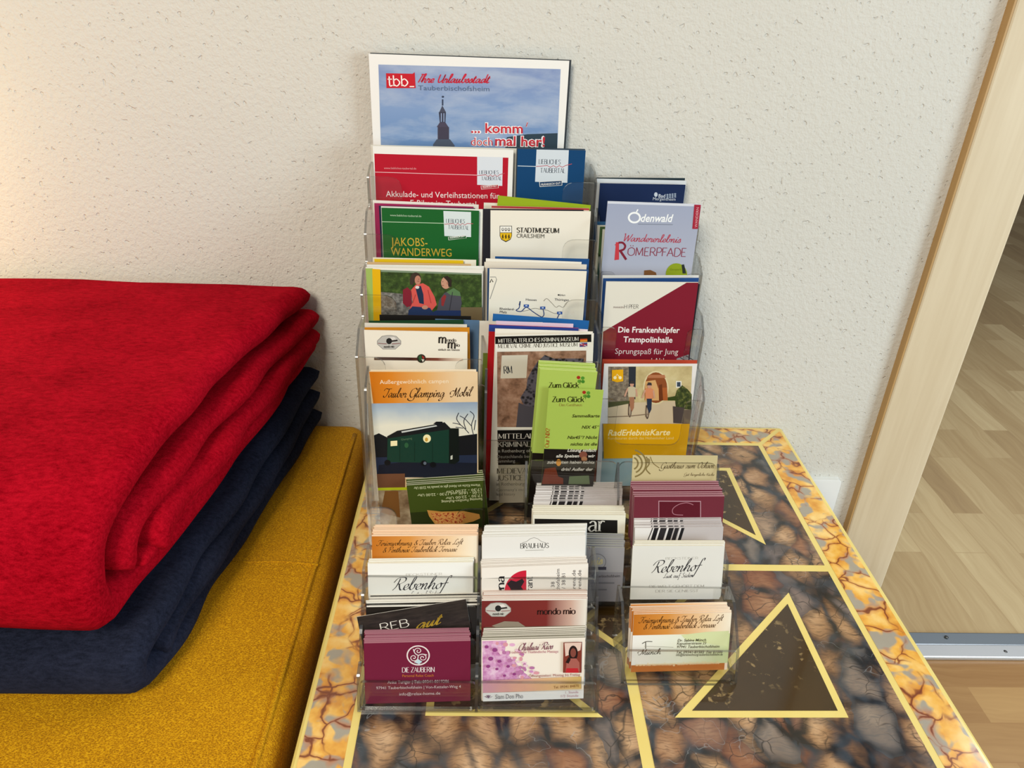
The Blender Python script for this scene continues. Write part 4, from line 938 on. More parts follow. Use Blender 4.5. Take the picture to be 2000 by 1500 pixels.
for pts in ([(925, 850), (921, 830), (926, 812), (918, 803)], [(921, 832), (908, 818), (898, 812)], [(916, 846), (900, 830), (884, 826)], [(910, 838), (906, 822), (914, 808)], [(900, 830), (892, 818), (896, 806)], [(926, 840), (929, 820)], [(905, 836), (890, 834)]): s.S(pts, 1.6, '#2c3240', True)
s.P([(726, 893), (932, 888), (932, 926), (729, 928)], '#232c42'); s.P([(740, 908), (800, 900), (932, 904), (932, 932), (730, 932)], '#171b28')
s.P([(756, 852), (776, 841), (864, 826), (868, 824), (880, 836), (880, 842), (758, 858)], '#181a1c')
s.P([(757, 856), (879, 838), (877, 904), (756, 902)], '#16382c'); s.P([(877, 836), (896, 836), (897, 900), (888, 906), (877, 905)], '#101714')
s.P([(784, 842), (852, 830), (854, 832), (785, 845)], '#c9ccc8'); s.P([(846, 828), (852, 823), (864, 823), (866, 828)], '#14161a')
s.P([(763, 861), (776, 860), (776, 870), (763, 871)], '#f3e6b4'); s.E((834, 856), 7.6, 8, '#f0e6b0'); s.E((833, 858), 3, 4, '#c99a3c')
for x in (781, 810, 845): s.S([(x, 862), (x, 900)], 0.8, '#0e2a20')
s.T('Glamping', (784, 860), (805, 857), 4, '#5d7a5c'); s.E((794, 869), 4, 5, '#2d5a3a')
for x, y in ((757, 903), (828, 904), (846, 907)): s.E((x, y), 6, 5.5, '#0d0f12')
s.E((830, 904), 3, 3.2, '#5d6672'); s.P([(880, 890), (884, 888), (884, 896), (880, 897)], '#c4c6b8')
s.P([(729, 925), (791, 924), (791, 952), (731, 954)], '#6c4630'); s.P([(731, 952), (933, 948), (933, 954), (731, 957)], '#b4c020')
s.P([(731, 957), (933, 954), (930, 1040), (732, 1040)], mottled('print_wood_room', [(0.3, '#5a4026'), (0.5, '#8a7458'), (0.7, '#b8a88c')], 50, 3)); s.P([(752, 958), (778, 958), (782, 1010), (744, 1000)], '#7a5228')
tag(s.build('leaflet'), 'orange-topped camping leaflet with a dark green caravan at dusk', 'leaflet')

s = Sheet(onY((794, 948), 0.634), onY((947, 938), 0.634), 0.056, math.radians(8), 0.0009, '#cfd0b0')
s.full('#3c4a16', 0, 1); s.full('#27300f', 0.58, 1)
for i, (a, b, y, t) in enumerate(((808, 938, 954, 'Warme Küche am Abend gibt es jeweils bis 22:00 Uhr'), (870, 940, 962, '17:30 - 22:00 Uhr'), (815, 940, 968, '11:00 - 14:00 und 17:30 - 22:00 Uhr'), (870, 941, 974, '17:30 - 22:00 Uhr'), (862, 942, 981, 'Samstag Familien-Ruhetag'))):
    s.T(t, (b, y-9), (a, y-3), 0, '#c3c69c', 'sans', 0.008, hv=(0, 5))
s.P([(834, 996), (862, 999), (905, 998), (936, 1004), (938, 1012), (925, 1018), (900, 1024), (850, 1024), (838, 1008)], '#c08a44')
topping = mottled('print_pizza', [(0.3, '#2c2a12'), (0.42, '#b03020'), (0.55, '#d8a85c'), (0.7, '#b84828'), (0.85, '#4c6a20')], 420, 3)
s.P([(842, 1002), (905, 1001), (910, 1010), (900, 1022), (852, 1022)], topping)
stack(s, (793, 931), (942, 929), s.TL.z, 6, 'olive green food flyer with a pizza slice photo, foremost of its bundle', 'olive flyer bundled behind the pizza slice flyer', 'olive food flyers', 'flyer', 'flyer')

# -- lime cards standing before the museum leaflet
s = Sheet(onY((1055, 721), 0.6465), onY((1167, 727), 0.6465), 0.176, math.radians(3), 0.0008, '#c3d67c')
s.full('#a9bf58', 0, 0.54); s.full('#1a120e', 0.54, 1)
def clover(s, x, y, k):
    for dx, dy, c in ((-.55, -.5, '#9c2c1c'), (.55, -.35, '#4c8a2c'), (-.35, .5, '#5a8a2c'), (.6, .55, '#3f7a26')):
        s.E((x+dx*k, y+dy*k), k*.5, k*.45, c, 10)
    s.S([(x, y), (x-k*.2, y+k*1.3)], 1, '#3f6a22')
clover(s, 1134, 741, 7.5); s.T('Zum Glück', (1071, 757), (1131, 757), 10, '#3a3a14', 'serif', 0.03)
stack(s, (1056, 705), (1157, 706), s.TL.z, 6, 'lime green upright card with a clover, foremost of the neat bundle', 'lime green upright card bundled behind the foremost one', 'lime clover cards', 'upright_card', 'card')
s = Sheet(onY((1072, 758), 0.641), onY((1179, 762), 0.641), 0.150, math.radians(5), 0.0008, '#b9cf63')
s.full('#a2b850', 0, 1); s.P([(1050, 876), (1175, 879), (1170, 990), (1045, 985)], '#17100d')
clover(s, 1145, 770, 7.5); s.T('Zum Glück', (1078, 785), (1141, 785), 10.5, '#333a12', 'serif', 0.03); s.T('Das Gasthaus', (1092, 793), (1137, 793), 5, '#8a7434', 'serif')
for t, a, b, y, c in (('Sammelkarte', 1117, 1171, 815, '#3a3d14'), ('NIX 45*', 1136, 1170, 837, '#3a3d14'), ('Nix45*? Nicht', 1108, 1167, 857, '#3a3d14'), ('nichts ist die', 1114, 1166, 870, '#3a3d14'),
                      ('Lösung einfach', 1108, 1164, 882, '#cfc8bc'), ('alle Speisen die wir', 1086, 1162, 893, '#cfc8bc'), ('zubereiten haben nichts', 1068, 1161, 905, '#cfc8bc'), ('drin! Außer der', 1096, 1158, 919, '#cfc8bc')):
    s.T(t, (a, y), (b, y), 6, c, 'sans', 0.02, 0.25)
s.T('Our NIX?', (1072, 874), (1074, 836), 0, '#a0501c', 'serif', 0.01, hv=(-8, 0))
s.P([(1064, 915), (1085, 912), (1090, 930), (1100, 934), (1100, 945), (1058, 945)], '#6c2a14'); s.E((1091, 903), 5, 7, '#d08a2c', 10); s.E((1139, 888), 8, 7, '#7a4636', 12); s.E((1141, 896), 6, 5, '#9a6a48', 10)
s.P([(1112, 930), (1150, 928), (1152, 945), (1110, 945)], '#5f6d4c')
tag(s.build('upright_card'), 'loose lime and black card leaning lower right in front of the lime card bundle', 'card')

# ------------------------------------------------------------------ printed matter: narrow rack
G8 = 'sheets behind the navy spa town leaflet'
plain((1162, 347), (1338, 348), 0.8545, 0.592, '#26343c', 'dark sheet rearmost in the top of the narrow rack', G8, lean=2)
plain((1166, 349), (1341, 353), 0.850, 0.592, '#d5d8da', 'pale grey sheet behind the navy spa town leaflet', G8, lean=2)
s = leaflet((1172, 358), (1339, 361), 0.844, 0.592, '#14264c', 2)
s.T('Bad', (1286, 386), (1299, 386), 7, '#cdd3dc', bold=0.01); s.T('Mergentheim', (1275, 391), (1319, 392), 6, '#c3cad4')
s.E((1281, 380), 3.5, 4.5, '#c3cad4', 12)
for i in range(4):
    for j in range(3): s.P([(1301+i*5, 380+j*3-i*.5), (1303.5+i*5, 378.5+j*3-i*.5), (1306+i*5, 380+j*3-i*.5), (1303.5+i*5, 381.5+j*3-i*.5)], '#9fabbb')
tag(s.build('leaflet'), 'dark navy leaflet with small white lettering, topmost in the narrow rack', 'leaflet')
G9 = 'sheets behind the grey hiking leaflet'
plain((1161, 433), (1300, 434), 0.8135, 0.567, '#2c5a84', 'steel blue sheet rearmost left of the grey hiking leaflet', G9)
plain((1166, 440), (1300, 441), 0.8095, 0.567, '#ddd8c8', 'ivory sheet edge left of the grey hiking leaflet', G9)
plain((1172, 443), (1300, 444), 0.806, 0.567, '#3f5a34', 'moss green sheet edge left of the grey hiking leaflet', G9)
plain((1177, 448), (1300, 449), 0.8025, 0.567, '#cfcdbf', 'pale sheet edge nearest the left side of the grey hiking leaflet', G9)
s = leaflet((1187, 393), (1370, 399), 0.796, 0.567, '#cfd2dc')
s.full(grad('print_grey_mist', 1, [(0, '#b9bac4'), (0.5, '#aeb1c0'), (1, '#9ba3bb')], 0.05, 0.21), 0.012, 1)
s.S([(1240+11*math.cos(a*math.pi/12)-1, 425+9.5*math.sin(a*math.pi/12)) for a in range(25)], 3.6, '#f1f2f2'); s.S([(1243, 414), (1246, 409)], 2.6, '#f1f2f2')
s.T('denwald', (1251, 433), (1314, 433.5), 15, '#f1f2f2', 'sans', 0.018, 0.22); s.P([(1246, 437), (1314, 438), (1314, 439.4), (1246, 438.4)], '#7d8494')
s.T('Wandererlebnis', (1218, 471), (1330, 474), 15, '#b0485a', 'hand', 0.004, -0.05)
s.T('ÖMERPFADE', (1225, 499), (1339, 501), 16, '#8a3a4c', 'thin', 0.012)
s.P([(1203, 473), (1209, 473), (1209, 507), (1200, 508)], '#c43c44'); s.P([(1201, 477), (1208, 477), (1208, 479), (1201, 479)], '#c43c44')
s.S([(1208, 474), (1216, 474), (1221, 480), (1218, 487), (1209, 490)], 4, '#7d2334', True); s.S([(1211, 489), (1223, 507)], 4.5, '#7d2334')
s.P([(1356, 399.5), (1369, 400), (1364, 447), (1352, 447)], '#a02438'); s.T('WANDERN', (1361.5, 444), (1365, 405), 0, '#d8a4aa', hv=(-5, 0))
s.E((1321, 536), 21, 22, '#8a9a20', 24); s.T('Geopark', (1308, 528), (1331, 528), 4, '#5a6a10'); s.P([(1331, 517), (1336, 516), (1340, 534), (1333, 534)], '#2b2f2c')
s.P([(1258, 528), (1270, 527), (1281, 532), (1284, 545), (1257, 545)], '#7a5230')
tag(s.build('leaflet'), 'pale grey hiking leaflet with red lettering and a red corner tab', 'leaflet')
G10 = 'sheets behind the maroon and white leaflet'
plain((1177, 538), (1365, 538), 0.771, 0.506, '#dcdad4', 'white sheet rearmost behind the maroon and white leaflet', G10)
plain((1178, 544), (1365, 543), 0.766, 0.506, '#234a86', 'royal blue sheet behind the maroon and white leaflet', G10)
plain((1200, 552), (1367, 555), 0.760, 0.506, '#26222a', 'black edge right of the maroon and white leaflet', G10)
s = leaflet((1184, 550), (1364, 551.5), 0.754, 0.506, '#ded8ca')
s.P([(1341, 552), (1365, 552), (1354, 730), (1174, 730), (1178, 648)], '#7d1a2c')
s.T('FRANKEN', (1198, 602), (1218, 602), 3.5, '#5a3034'); s.T('HÜPFER', (1219, 602.5), (1247, 602.5), 7.5, '#2e2a2c', 'thin', 0.01)
s.T('Die Frankenhüpfer', (1207, 649), (1327, 650), 11, '#ece4e0', bold=0.02); s.T('Trampolinhalle', (1217, 668), (1313, 669), 11, '#ece4e0', bold=0.02)
s.T('Sprungspaß für Jung', (1201, 691), (1324, 692), 11, '#dccfcc'); s.T('und Alt!', (1254, 709), (1296, 709), 10, '#dccfcc')
s.P([(1322, 700), (1345, 692), (1356, 703), (1354, 730), (1310, 730)], '#8e8c90'); s.S([(1328, 698), (1352, 712)], 1.5, '#34323a'); s.S([(1340, 695), (1354, 703)], 1.5, '#34323a')
tag(s.build('leaflet'), 'maroon and white diagonally split leaflet, third from top in the narrow rack', 'leaflet')
G11 = 'sheets behind the cycling map leaflet'
plain((1177, 702), (1362, 704), 0.729, 0.4600, '#b5442c', 'brick red sheet edge above the cycling map leaflet', G11, maxh=0.24)
s = leaflet((1180, 711), (1362, 711), 0.720, 0.4600, '#e2dcd8')
s.full('#8fa6ac', 0.70, 1.0, 0.05, 0.97)
s.P([(1188, 716), (1352, 715), (1351, 828), (1187, 828)], mottled('print_village_wall', [(0.3, '#b09a6a'), (0.55, '#c9b684'), (0.8, '#d6c79a')], 40, 4))
s.P([(1188, 716), (1228, 716), (1228, 790), (1188, 792)], mottled('print_old_stone', [(0.3, '#55493c'), (0.5, '#7a6c5c'), (0.7, '#a3937c')], 240, 4)); s.P([(1228, 716), (1242, 716), (1241, 780), (1228, 775)], '#2c3038')
s.P([(1188, 788), (1351, 782), (1351, 828), (1187, 828)], '#c9b496'); s.P([(1188, 785), (1235, 782), (1240, 786), (1188, 796)], '#4c4e30')
s.E((1281, 757), 25, 33, '#d8c79c'); s.E((1281, 757), 22, 30, '#8a4a26'); s.P([(1259, 757), (1303, 757), (1304, 782), (1259, 782)], '#a85a2c'); s.P([(1260, 745), (1280, 742), (1286, 760), (1287, 782), (1260, 782)], '#d0a068'); s.P([(1263, 738), (1300, 738), (1298, 732), (1267, 732)], '#b0704c'); s.P([(1287, 752), (1293, 750), (1295, 782), (1287, 782)], '#6a3418')
s.P([(1320, 744), (1331, 744), (1331, 757), (1320, 757)], '#e0dcd0'); s.P([(1322, 746), (1329, 746), (1329, 755), (1322, 755)], '#3c4654')
bush = mottled('print_bush', [(0.3, '#1c2412'), (0.5, '#39451c'), (0.75, '#7a7a3c')], 260, 4)
s.P([(1318, 775), (1322, 762), (1332, 752), (1343, 760), (1351, 770), (1351, 800), (1320, 798)], bush); s.P([(1304, 776), (1320, 773), (1322, 782), (1304, 782)], '#39451c')
s.P([(1314, 793), (1336, 796), (1334, 827), (1315, 826)], '#4a3f3c'); s.P([(1336, 800), (1351, 800), (1351, 828), (1334, 828)], '#6c5c50')
for x, y, shirt, legs in ((1233, 760, '#c2b294', '#a06c50'), (1267, 763, '#d0845c', '#2b3346')):
    s.S([(x-3, y+28), (x-4, y+50)], 5, '#3a2c28'); s.E((x-3, y+42), 3.4, 13, '#44342e', 14); s.E((x-3, y+42), 2.0, 10, '#a8927c', 12)
    s.P([(x-4, y+14), (x+6, y+14), (x+5, y+36), (x+1, y+44), (x-3, y+34)], legs)
    s.P([(x-7, y-4), (x+1, y-7), (x+9, y-3), (x+8, y+15), (x-6, y+15)], shirt); s.S([(x-7, y-2), (x-13, y+14)], 3, '#c4947c'); s.S([(x+9, y-1), (x+11, y+14)], 3, '#c4947c')
    s.E((x+1, y-10), 4, 5, '#c4917a', 12); s.P([(x-4, y-11), (x-1, y-17), (x+5, y-16), (x+6, y-11)], '#3a3434')
s.S([(1188, 814), (1230, 812), (1268, 808)], 1.6, '#7a6450')
s.P([(1195, 722), (1217, 721), (1217, 744), (1205, 746), (1195, 743)], '#e0a414'); s.E((1201, 737), 3.2, 3.2, '#f2e2b0', 12); s.E((1211, 737), 3.2, 3.2, '#f2e2b0', 12); s.S([(1201, 737), (1205, 730), (1211, 737)], 1.3, '#f2e2b0')
s.P([(1178, 827), (1360, 827), (1356, 892), (1179, 895)], '#d39a0a')
s.T('RadErlebnisKarte', (1187, 850), (1308, 849), 11.5, '#ecd9a0', 'sans', 0.018, 0.2); s.T('Rundtouren durch das Hohenloher Land', (1187, 857.5), (1315, 857), 5, '#e2c67c')
tag(s.build('leaflet'), 'yellow cycling map leaflet with two cyclists before an archway, lowest in the narrow rack', 'leaflet')

# ------------------------------------------------------------------ business cards: front rack, left column
ORH = grad('print_card_orange', 0, [(0, '#b96a10'), (0.35, '#d08a3a'), (0.75, '#e6c49a'), (1, '#ece0ca')], -0.043, 0.043)
ORH2 = grad('print_card_orange_b', 0, [(0, '#b96a10'), (0.35, '#d08a3a'), (0.75, '#e6c49a'), (1, '#ece0ca')], -0.043, 0.043)
GRN = grad('print_pale_green', 0, [(0, '#e6e2dc'), (0.5, '#dfe0cc'), (1, '#c4cc94')], -0.043, 0.043)
CARDS = 'business cards in the front rack'
def holiday_card(s, l1, l2, ink='#4a2c0e'):
    s.T('Ferienwohnung & Tauber Relax Loft', l1[0], l1[1], l1[2], ink, 'script', 0.006); s.T('& Penthouse Tauberblick Terrasse', l2[0], l2[1], l2[2], ink, 'script', 0.006)
s = card((726, 1045), (932, 1044), 0.567, '#e8c8a8')
s.full(ORH, 0.02, 0.47); s.full(GRN, 0.47, 1)
holiday_card(s, ((735, 1066), (905, 1063), 11), ((748, 1079), (893, 1077), 11))
stack(s, (735, 1025), (932, 1024), 0.567, 10, 'orange-headed card foremost in the topmost left stack of the front card rack', 'peach-edged card stacked behind the orange-headed card of the front card rack', CARDS+', orange')
s = card((718, 1101), (924, 1098), 0.549, '#e6dfc4')
s.full('#e6e5e0', 0, 1)
s.T('BECKSTEINER', (793, 1125), (864, 1123), 4.5, '#a09a90', 'thin'); s.T('Rebenhof', (766, 1153), (884, 1149), 25, '#26242a', 'script', -0.004)
s.T('Lust auf Süden', (800, 1164), (860, 1162), 9, '#5a565a', 'hand')
stack(s, (726, 1092), (921, 1089), 0.549, 6, 'white card with large black script in the front card rack', 'ivory-edged card stacked behind the script card in the front card rack', CARDS+', script')
s = card((716, 1184), (933, 1180), 0.522, '#e4dfd4')
s.full('#1f1a16', 0.015, 1)
stack(s, (720, 1162), (935, 1161), 0.522, 11, 'black-faced card directly behind the tilted wine card', 'white-edged black card fanned behind the tilted wine card', CARDS+', black', jit=0.0018, jz=0.0018)
s = Sheet(onZ((697, 1205), 0.515), onZ((910, 1170), 0.5285), 0.055, math.radians(18), 0.0006, '#dcd6cc')
s.full(mottled('print_dark_slate', [(0.35, '#191411'), (0.6, '#2c2420'), (0.8, '#3d342c')], 60, 4, stretch=(1, 6, 1)), 0, 1)
s.T('REB', (744, 1233), (800, 1223), 15, '#ded8cc', 'thin'); s.T('gut', (806, 1231), (868, 1216), 22, '#a8872c', 'script', 0.012)
tag(s.build('business_card'), 'tilted black card with white and gold lettering in the front card rack', 'business card')
s = card((711, 1255), (919, 1250), 0.507, '#a8707c')
s.full('#6c1a36', 0.012, 1)
cx, cy = 816.8, 1280
s.S([(cx+21.5*math.cos(a*math.pi/18), cy+18.5*math.sin(a*math.pi/18)) for a in range(37)], 2.6, '#dcd0d0')
for k in range(3):
    a0 = math.radians(90+120*k); ox, oy = cx+10*math.cos(a0), cy-8.6*math.sin(a0)
    s.S([(ox+r*math.cos(t+a0)*1.1, oy-r*math.sin(t+a0)*0.95) for t, r in [(q*0.55, 1+q*0.42) for q in range(17)]], 1.6, '#dcd0d0')
    s.S([(cx, cy), (cx+8*math.cos(a0+.9), cy-7*math.sin(a0+.9)), (cx+17*math.cos(a0+.6), cy-15*math.sin(a0+.6))], 2.0, '#cfc6c8', True)
s.P([(cx-6, cy+14), (cx, cy+7), (cx+8, cy+12), (cx+2, cy+17)], '#b4cdd6')
s.T('DIE ZAUBERIN', (785, 1313), (849, 1312), 9.5, '#e2d4d6', 'serif'); s.T('Personal Relax Coach', (786, 1322), (847, 1321), 5, '#c0742c')
s.T('Anke Turiger | Tel.: 09341-8019286', (757, 1335), (877, 1333), 6, '#dccdd2'); s.T('97941 Tauberbischofsheim | Von-Ketteler-Weg 4', (735, 1346), (900, 1343), 5.5, '#d2c2c8'); s.T('info@relax-home.de', (780, 1358), (860, 1356), 5.5, '#d2c2c8')
stack(s, (713, 1232), (917, 1225), 0.507, 8, 'burgundy card with a white spiral emblem, foremost of its stack', 'mauve-edged burgundy card stacked behind the spiral emblem card', CARDS+', burgundy')

# right column
s = card((942, 1049), (1144, 1045), 0.567, '#e0ddd4')
s.full('#dcd9d4', 0.0, 1)
s.T('BRAUHAUS', (1016, 1071), (1072, 1070), 9.5, '#33312e', 'serif', 0.01)
s.S([(1020, 1060), (1028, 1058), (1036, 1052), (1043, 1050), (1050, 1052), (1058, 1058), (1066, 1060)], 0.9, '#8a8680')
s.S([(1026, 1075), (1062, 1074)], 1.2, '#a8a49c')
stack(s, (952, 1025), (1144, 1022), 0.567, 10, 'white brewery card with a thin roof outline, foremost of its stack', 'off-white card stacked behind the white brewery card', CARDS+', white')
s = card((941, 1109), (1149, 1101), 0.549, '#d4cabf')
s.full('#e4ddd4', 0, 1)
s.E((1028, 1158), 43, 44, '#c01a34', 20, 90, 180)
s.P([(990, 1140), (998, 1133), (1008, 1136), (1020, 1130), (1024, 1136), (1018, 1146), (1026, 1158), (1000, 1158), (996, 1148)], '#241418')
s.T('arena', (985, 1186), (985, 1125), 0, '#1d1a1c', 'serif', 0.02, hv=(-16, 0)); s.T('restaurant', (1040, 1196), (1040, 1126), 0, '#2a2628', 'serif', 0.01, hv=(-12, 0))
for t, x, y0, y1 in (('Straße 38', 1083, 1180, 1136), ('97941 Tauberbischofsheim', 1093, 1225, 1111), ('Tel. 09341 / 38 81', 1104, 1200, 1120), ('info@restaurant-arena.de', 1124, 1240, 1113), ('www.restaurant-arena.de', 1135, 1240, 1113)):
    s.T(t, (x, y0), (x, y1), 0, '#4a4446', 'sans', 0.0, hv=(-7, 0))
stack(s, (947, 1092), (1140, 1087), 0.549, 6, 'white card with a red quarter disc and a black bull', 'pinkish-edged card stacked behind the card with the black bull', CARDS+', bull')
s = card((941, 1171), (1146, 1169), 0.530, '#d2b6a8')
MIO = grad('print_brown_fade', 0, [(0, '#6c1c1c'), (0.62, '#75221e'), (0.86, '#c4a090'), (1, '#e0d8cc')], -0.043, 0.043)
s.full('#e0dbd2', 0, 1); s.full(MIO, 0.02, 0.62)
oct_logo(s, 973, 1191, 50, 29)
s.T('mondo mio', (1049, 1200), (1124, 1199), 12, '#2a1412', 'serif', 0.025)
s.P([(960, 1222), (985, 1213), (1012, 1214), (1030, 1226), (1000, 1234)], '#8a7c6c')
stack(s, (948, 1154), (1143, 1152), 0.530, 7, 'brown-banded card with a grey octagonal logo in the front card rack', 'rosy-edged card stacked behind the brown-banded card', CARDS+', brown')
s = card((941, 1250), (1143, 1245), 0.507, '#8f8c7a')
s.full('#e6dccf', 0.0, 1)
PINK = mottled('print_blossom', [(0.3, '#9c4a86'), (0.45, '#c486b4'), (0.6, '#d8b0cc'), (0.75, '#e4cfd8')], 130, 4)
s.P([(942, 1252), (990, 1251), (986, 1272), (1004, 1290), (1022, 1312), (1040, 1326), (943, 1340)], PINK)
rr = random.Random(5)
for q in range(46):
    t = q/45; bx, by = 988+54*t**1.2+rr.uniform(-22, 12), 1254+70*t+rr.uniform(-10, 10)
    s.E((bx, by), rr.uniform(2.5, 6), rr.uniform(2, 4.5), rr.choice(['#c486b4', '#d8a4c4', '#b0709c', '#e0bccc', '#d0909c']), 8)
s.P([(943, 1328), (1135, 1320), (1135, 1344), (943, 1352)], grad('print_sunset_band', 0, [(0, '#c890a8'), (0.45, '#d8a48c'), (0.75, '#d8b07c'), (1, '#c8a860')], -0.043, 0.043, 0.3, 60))
s.P([(943, 1352), (1148, 1346), (1148, 1375), (943, 1375)], '#dcdde0')
for x, y, r in ((950, 1262, 4), (966, 1268, 5), (958, 1285, 5), (975, 1290, 4), (953, 1300, 4), (992, 1300, 3.5), (1004, 1315, 3.5), (985, 1318, 3), (970, 1305, 3)): s.E((x, y), r, r*.8, '#8a3a78', 9)
s.T('Chaluai Rios', (1012, 1269), (1080, 1266), 14, '#7a4050', 'script', 0.012); s.T('Traditionelle Thailändische Massage', (993, 1275), (1090, 1273), 5, '#b86a78')
s.T('Öffnungszeiten: Montag bis Freitag', (1032, 1321), (1132, 1318), 5, '#a0524a'); s.T('Tel. 09341 84870', (1081, 1343), (1130, 1340), 5, '#7a4a20')
s.T('1. Stunde', (1104, 1353), (1129, 1352), 5, '#b08094'); s.T('1/2 Stunde', (1095, 1360), (1129, 1359), 5, '#b08094')
s.P([(1100, 1253), (1136, 1252), (1135, 1312), (1099, 1312)], '#7a3428'); s.P([(1102, 1254), (1135, 1253), (1133, 1268), (1104, 1280)], '#d8bcae')
s.E((1119, 1274), 9, 15, '#231514', 18); s.E((1119, 1273), 5.5, 9, '#7c4238', 16); s.P([(1104, 1310), (1106, 1292), (1114, 1284), (1125, 1284), (1131, 1292), (1132, 1310)], '#a05a50'); s.P([(1106, 1303), (1128, 1303), (1130, 1312), (1104, 1312)], '#b4242c')
s.P([(1110, 1281), (1104, 1292), (1110, 1294), (1114, 1286)], '#231514')
for a in (-50, -20, 0, 20, 50): s.P([(954, 1362), (954+9*math.sin(math.radians(a))-1.3, 1362-6*math.cos(math.radians(a))), (954+9*math.sin(math.radians(a))+1.3, 1362-6.6*math.cos(math.radians(a)))], '#6a4a6c')
s.T('Siam Don Pho', (967, 1363), (1021, 1361.5), 9, '#6d6d74', 'sans')
stack(s, (949, 1224), (1147, 1221), 0.507, 9, 'pink blossom card with a small portrait photo, foremost of its stack', 'grey-edged card stacked behind the pink blossom card', CARDS+', blossom')

# ------------------------------------------------------------------ business cards: rear rack
CARDS = 'business cards in the rear rack'
s = card((1236, 889), (1402, 890), 0.560, '#c8ba8e')
s.full('#c0b184', 0, 1)
for r in (14, 22, 30): s.S([(1232+r*math.cos(a), 905-r*math.sin(a)*0.9) for a in [q*0.2-1.3 for q in range(15)] if 1232+r*math.cos(a) > 1238], 3.2, '#7c6c40')
s.S([(1262, 892), (1268, 905), (1262, 916), (1270, 926)], 2.5, '#7c6c40', True); s.S([(1270, 892), (1276, 905), (1288, 914)], 1.6, '#7c6c40', True); s.E((1266, 900), 4, 5, '#84744a', 10)
s.T('Gasthaus zum Ochsen', (1287, 915), (1395, 914), 12, '#5c4f32', 'script', 0.004); s.T('Gut bürgerliche Küche', (1335, 929), (1395, 929), 5.5, '#6c5f40', 'hand')
tag(s.build('business_card'), 'single tan card with scrollwork at the back of the rear card rack', 'business card')
s = card((1239, 969), (1415, 968), 0.538, '#b08088')
s.full('#6a2632', 0.012, 1); s.P([(1286, 978), (1369, 978.5), (1369, 1010), (1286, 1010)], '#b08890'); s.P([(1287.5, 979.5), (1367.5, 980), (1367.5, 1010), (1287.5, 1010)], '#56101e')
s.S([(1354, 986), (1342, 982), (1326, 985), (1314, 994), (1316, 1004), (1334, 1006)], 1.4, '#a06a74', True)
stack(s, (1231, 940), (1404, 939), 0.538, 8, 'maroon card with a darker outlined panel, foremost of its stack', 'pinkish-edged maroon card stacked behind the panelled maroon card', CARDS+', maroon')
def zebra(s, tl, tr, b):
    """wood-grain stripes over the left half, plain mauve grey on the right"""
    X = lambda f, d=0: tl[0]+(tr[0]-tl[0])*f; y0 = tl[1]; y1 = b
    s.full('#b9b0ae', 0, 1); s.P([(X(0), y0), (X(.3), y0), (X(.12), y1), (X(0), y1)], '#ded8d4')
    for f0, f1, c in ((.22, .27, '#1d1a1c'), (.29, .36, '#2a2628'), (.365, .385, '#d8d2d0'), (.385, .44, '#1d1a1c'), (.455, .50, '#262224'), (.51, .525, '#d8d2d0'), (.525, .56, '#1d1a1c')):
        s.P([(X(f0), y0), (X(f1), y0), (X(f1-.16), y1), (X(f0-.16), y1)], c)
    s.S([(X(.0), y0+(y1-y0)*.62), (X(.09), y0+(y1-y0)*.5), (X(.17), y0+(y1-y0)*.15), (X(.2), y0)], 1.8, '#2a2426', True)
s = card((1240, 1031), (1413, 1029), 0.517, '#c9c2be')
zebra(s, (1240, 1031), (1413, 1029), 1120)
stack(s, (1236, 998), (1408, 998), 0.517, 10, 'foremost black-striped grey card behind the white script card', 'black-striped grey card stacked behind the white script card, not the foremost', CARDS+', right stripes', jit=0.0004)
s = card((1236, 1066), (1413, 1066), 0.512, '#e6deC4')
s.full('#dcd8d0', 0, 1)
s.T('BECKSTEINER', (1300, 1093), (1364, 1092), 4.5, '#9a948a', 'thin'); s.T('Rebenhof', (1272, 1119), (1378, 1114), 24, '#2a282c', 'script', -0.004); s.T('Lust auf Süden', (1295, 1129), (1354, 1127), 9, '#4a484c', 'hand')
s.T('DIE WELT GEHÖRT DEM', (1268, 1148), (1375, 1147), 5, '#8a8680', 'thin'); s.T('DER SIE GENIESST', (1280, 1157), (1364, 1156), 5, '#8a8680', 'thin')
stack(s, (1240, 1056), (1420, 1056), 0.512, 5, 'white card with large black script in the rear card rack', 'ivory-edged card stacked behind the script card in the rear card rack', CARDS+', script')
s = card((1042, 979), (1215, 977), 0.520, '#c9c2be')
zebra(s, (1042, 979), (1215, 977), 1066)
stack(s, (1052, 941), (1218, 946), 0.520, 10, 'foremost black-striped grey card behind the cream card with a black panel', 'black-striped grey card stacked behind the cream black-panelled card, not the foremost', CARDS+', left stripes', jit=0.0004)
s = card((1041, 1005), (1222, 1006), 0.522, '#e4dcc6')
s.full('#e2dccb', 0, 1); s.P([(1044, 1013), (1206, 1016), (1206, 1080), (1044, 1080)], '#15120f'); s.T('ar', (1148, 1038), (1181, 1037.5), 30, '#d6d0c4', 'serif', -0.005)
stack(s, (1044, 987), (1213, 988), 0.522, 6, 'cream card with a black panel, foremost of its stack', 'cream-edged card stacked behind the cream card with a black panel', CARDS+', cream')
s = card((1044, 1067), (1220, 1070), 0.512, '#a3a39a')
s.full('#8f8b8c', 0, 1); s.full('#7d797c', 0.45, 1)
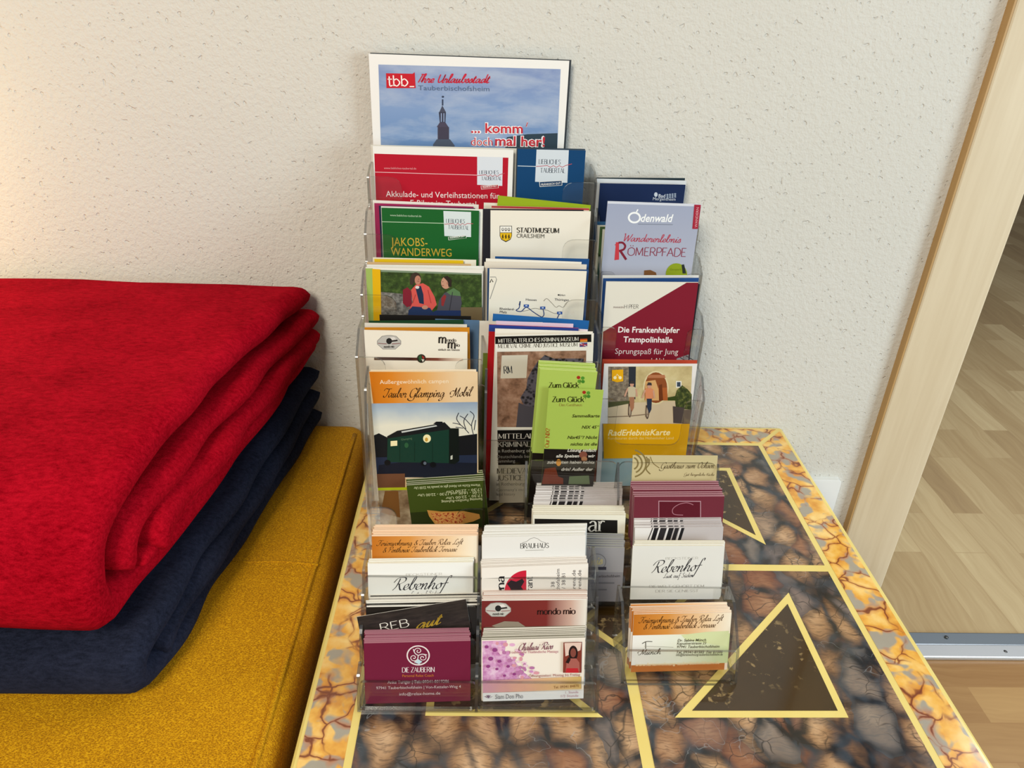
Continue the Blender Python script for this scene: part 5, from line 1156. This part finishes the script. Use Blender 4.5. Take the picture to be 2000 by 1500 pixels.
s.E((1166, 1097), 18, 16, '#6a6668', 20); s.E((1166, 1097), 16.5, 14.5, '#918d8c', 20); s.T('nis', (1154, 1104), (1178, 1101), 18, '#b8a878', 'hand', 0.02); s.P([(1150, 1107), (1184, 1107), (1184, 1113), (1150, 1113)], '#39363f')
s.T('Tauberbischofsheim', (1155, 1128), (1211, 1127), 5, '#3f3c40', bold=0.01); s.P([(1150, 1137), (1200, 1137), (1200, 1140), (1150, 1140)], '#626064'); s.P([(1150, 1150), (1185, 1150), (1185, 1153), (1150, 1153)], '#626064')
stack(s, (1046, 1041), (1221, 1041), 0.512, 7, 'grey card with an oval emblem, foremost of its stack', 'grey-edged card stacked behind the grey card with an oval emblem', CARDS+', grey')

# ------------------------------------------------------------------ single holder
s = card((1238, 1200), (1429, 1196), 0.507, '#ead2ba', 17)
s.full(ORH2, 0.0, 0.36); s.full(GRN, 0.36, 0.88); s.full('#b4682c', 0.88, 1, 0.0, 0.97)
s.P([(1330, 1240), (1380, 1234), (1424, 1232), (1420, 1262), (1340, 1250)], '#cdd2a0')
holiday_card(s, ((1247, 1217), (1413, 1212), 12), ((1257, 1229), (1398, 1225), 12))
s.S([(1254, 1257), (1262, 1253), (1274, 1253)], 1.5, '#4a463c', True); s.S([(1261, 1254), (1261, 1267)], 1.6, '#4a463c'); s.S([(1258, 1262), (1315, 1264)], 0.7, '#8a867a')
s.T('Münch', (1245, 1279), (1291, 1277), 11, '#55524a', 'hand', -0.004)
for t, a, b, y, bo, sh in (('Dr. Sabine Münch', 1323, 1379, 1253, .02, .2), ('Kapuzinerstrasse 23', 1322, 1379, 1259, .012, .2), ('97941 Tauberbischofsheim', 1322, 1405, 1265.5, .012, .2), ('Tel. 09341-81583  Fax 61586', 1321, 1411, 1276, .012, .2), ('info@ferienwohnung-tauberbischofsheim.de', 1320, 1411, 1281, .008, .2)):
    s.T(t, (a, y), (b, y-1), 5, '#4c4a38', 'sans', bo, sh)
s.T('www.ferienwohnung-tauberbischofsheim.de', (1241, 1301), (1405, 1296), 6, '#e8cfa4', 'sans', 0.015, 0.2)
stack(s, (1230, 1180), (1418, 1178), 0.507, 7, 'orange and white card foremost in the single card holder', 'peach-edged card stacked behind the foremost in the single card holder', 'holiday flat cards in the single holder')
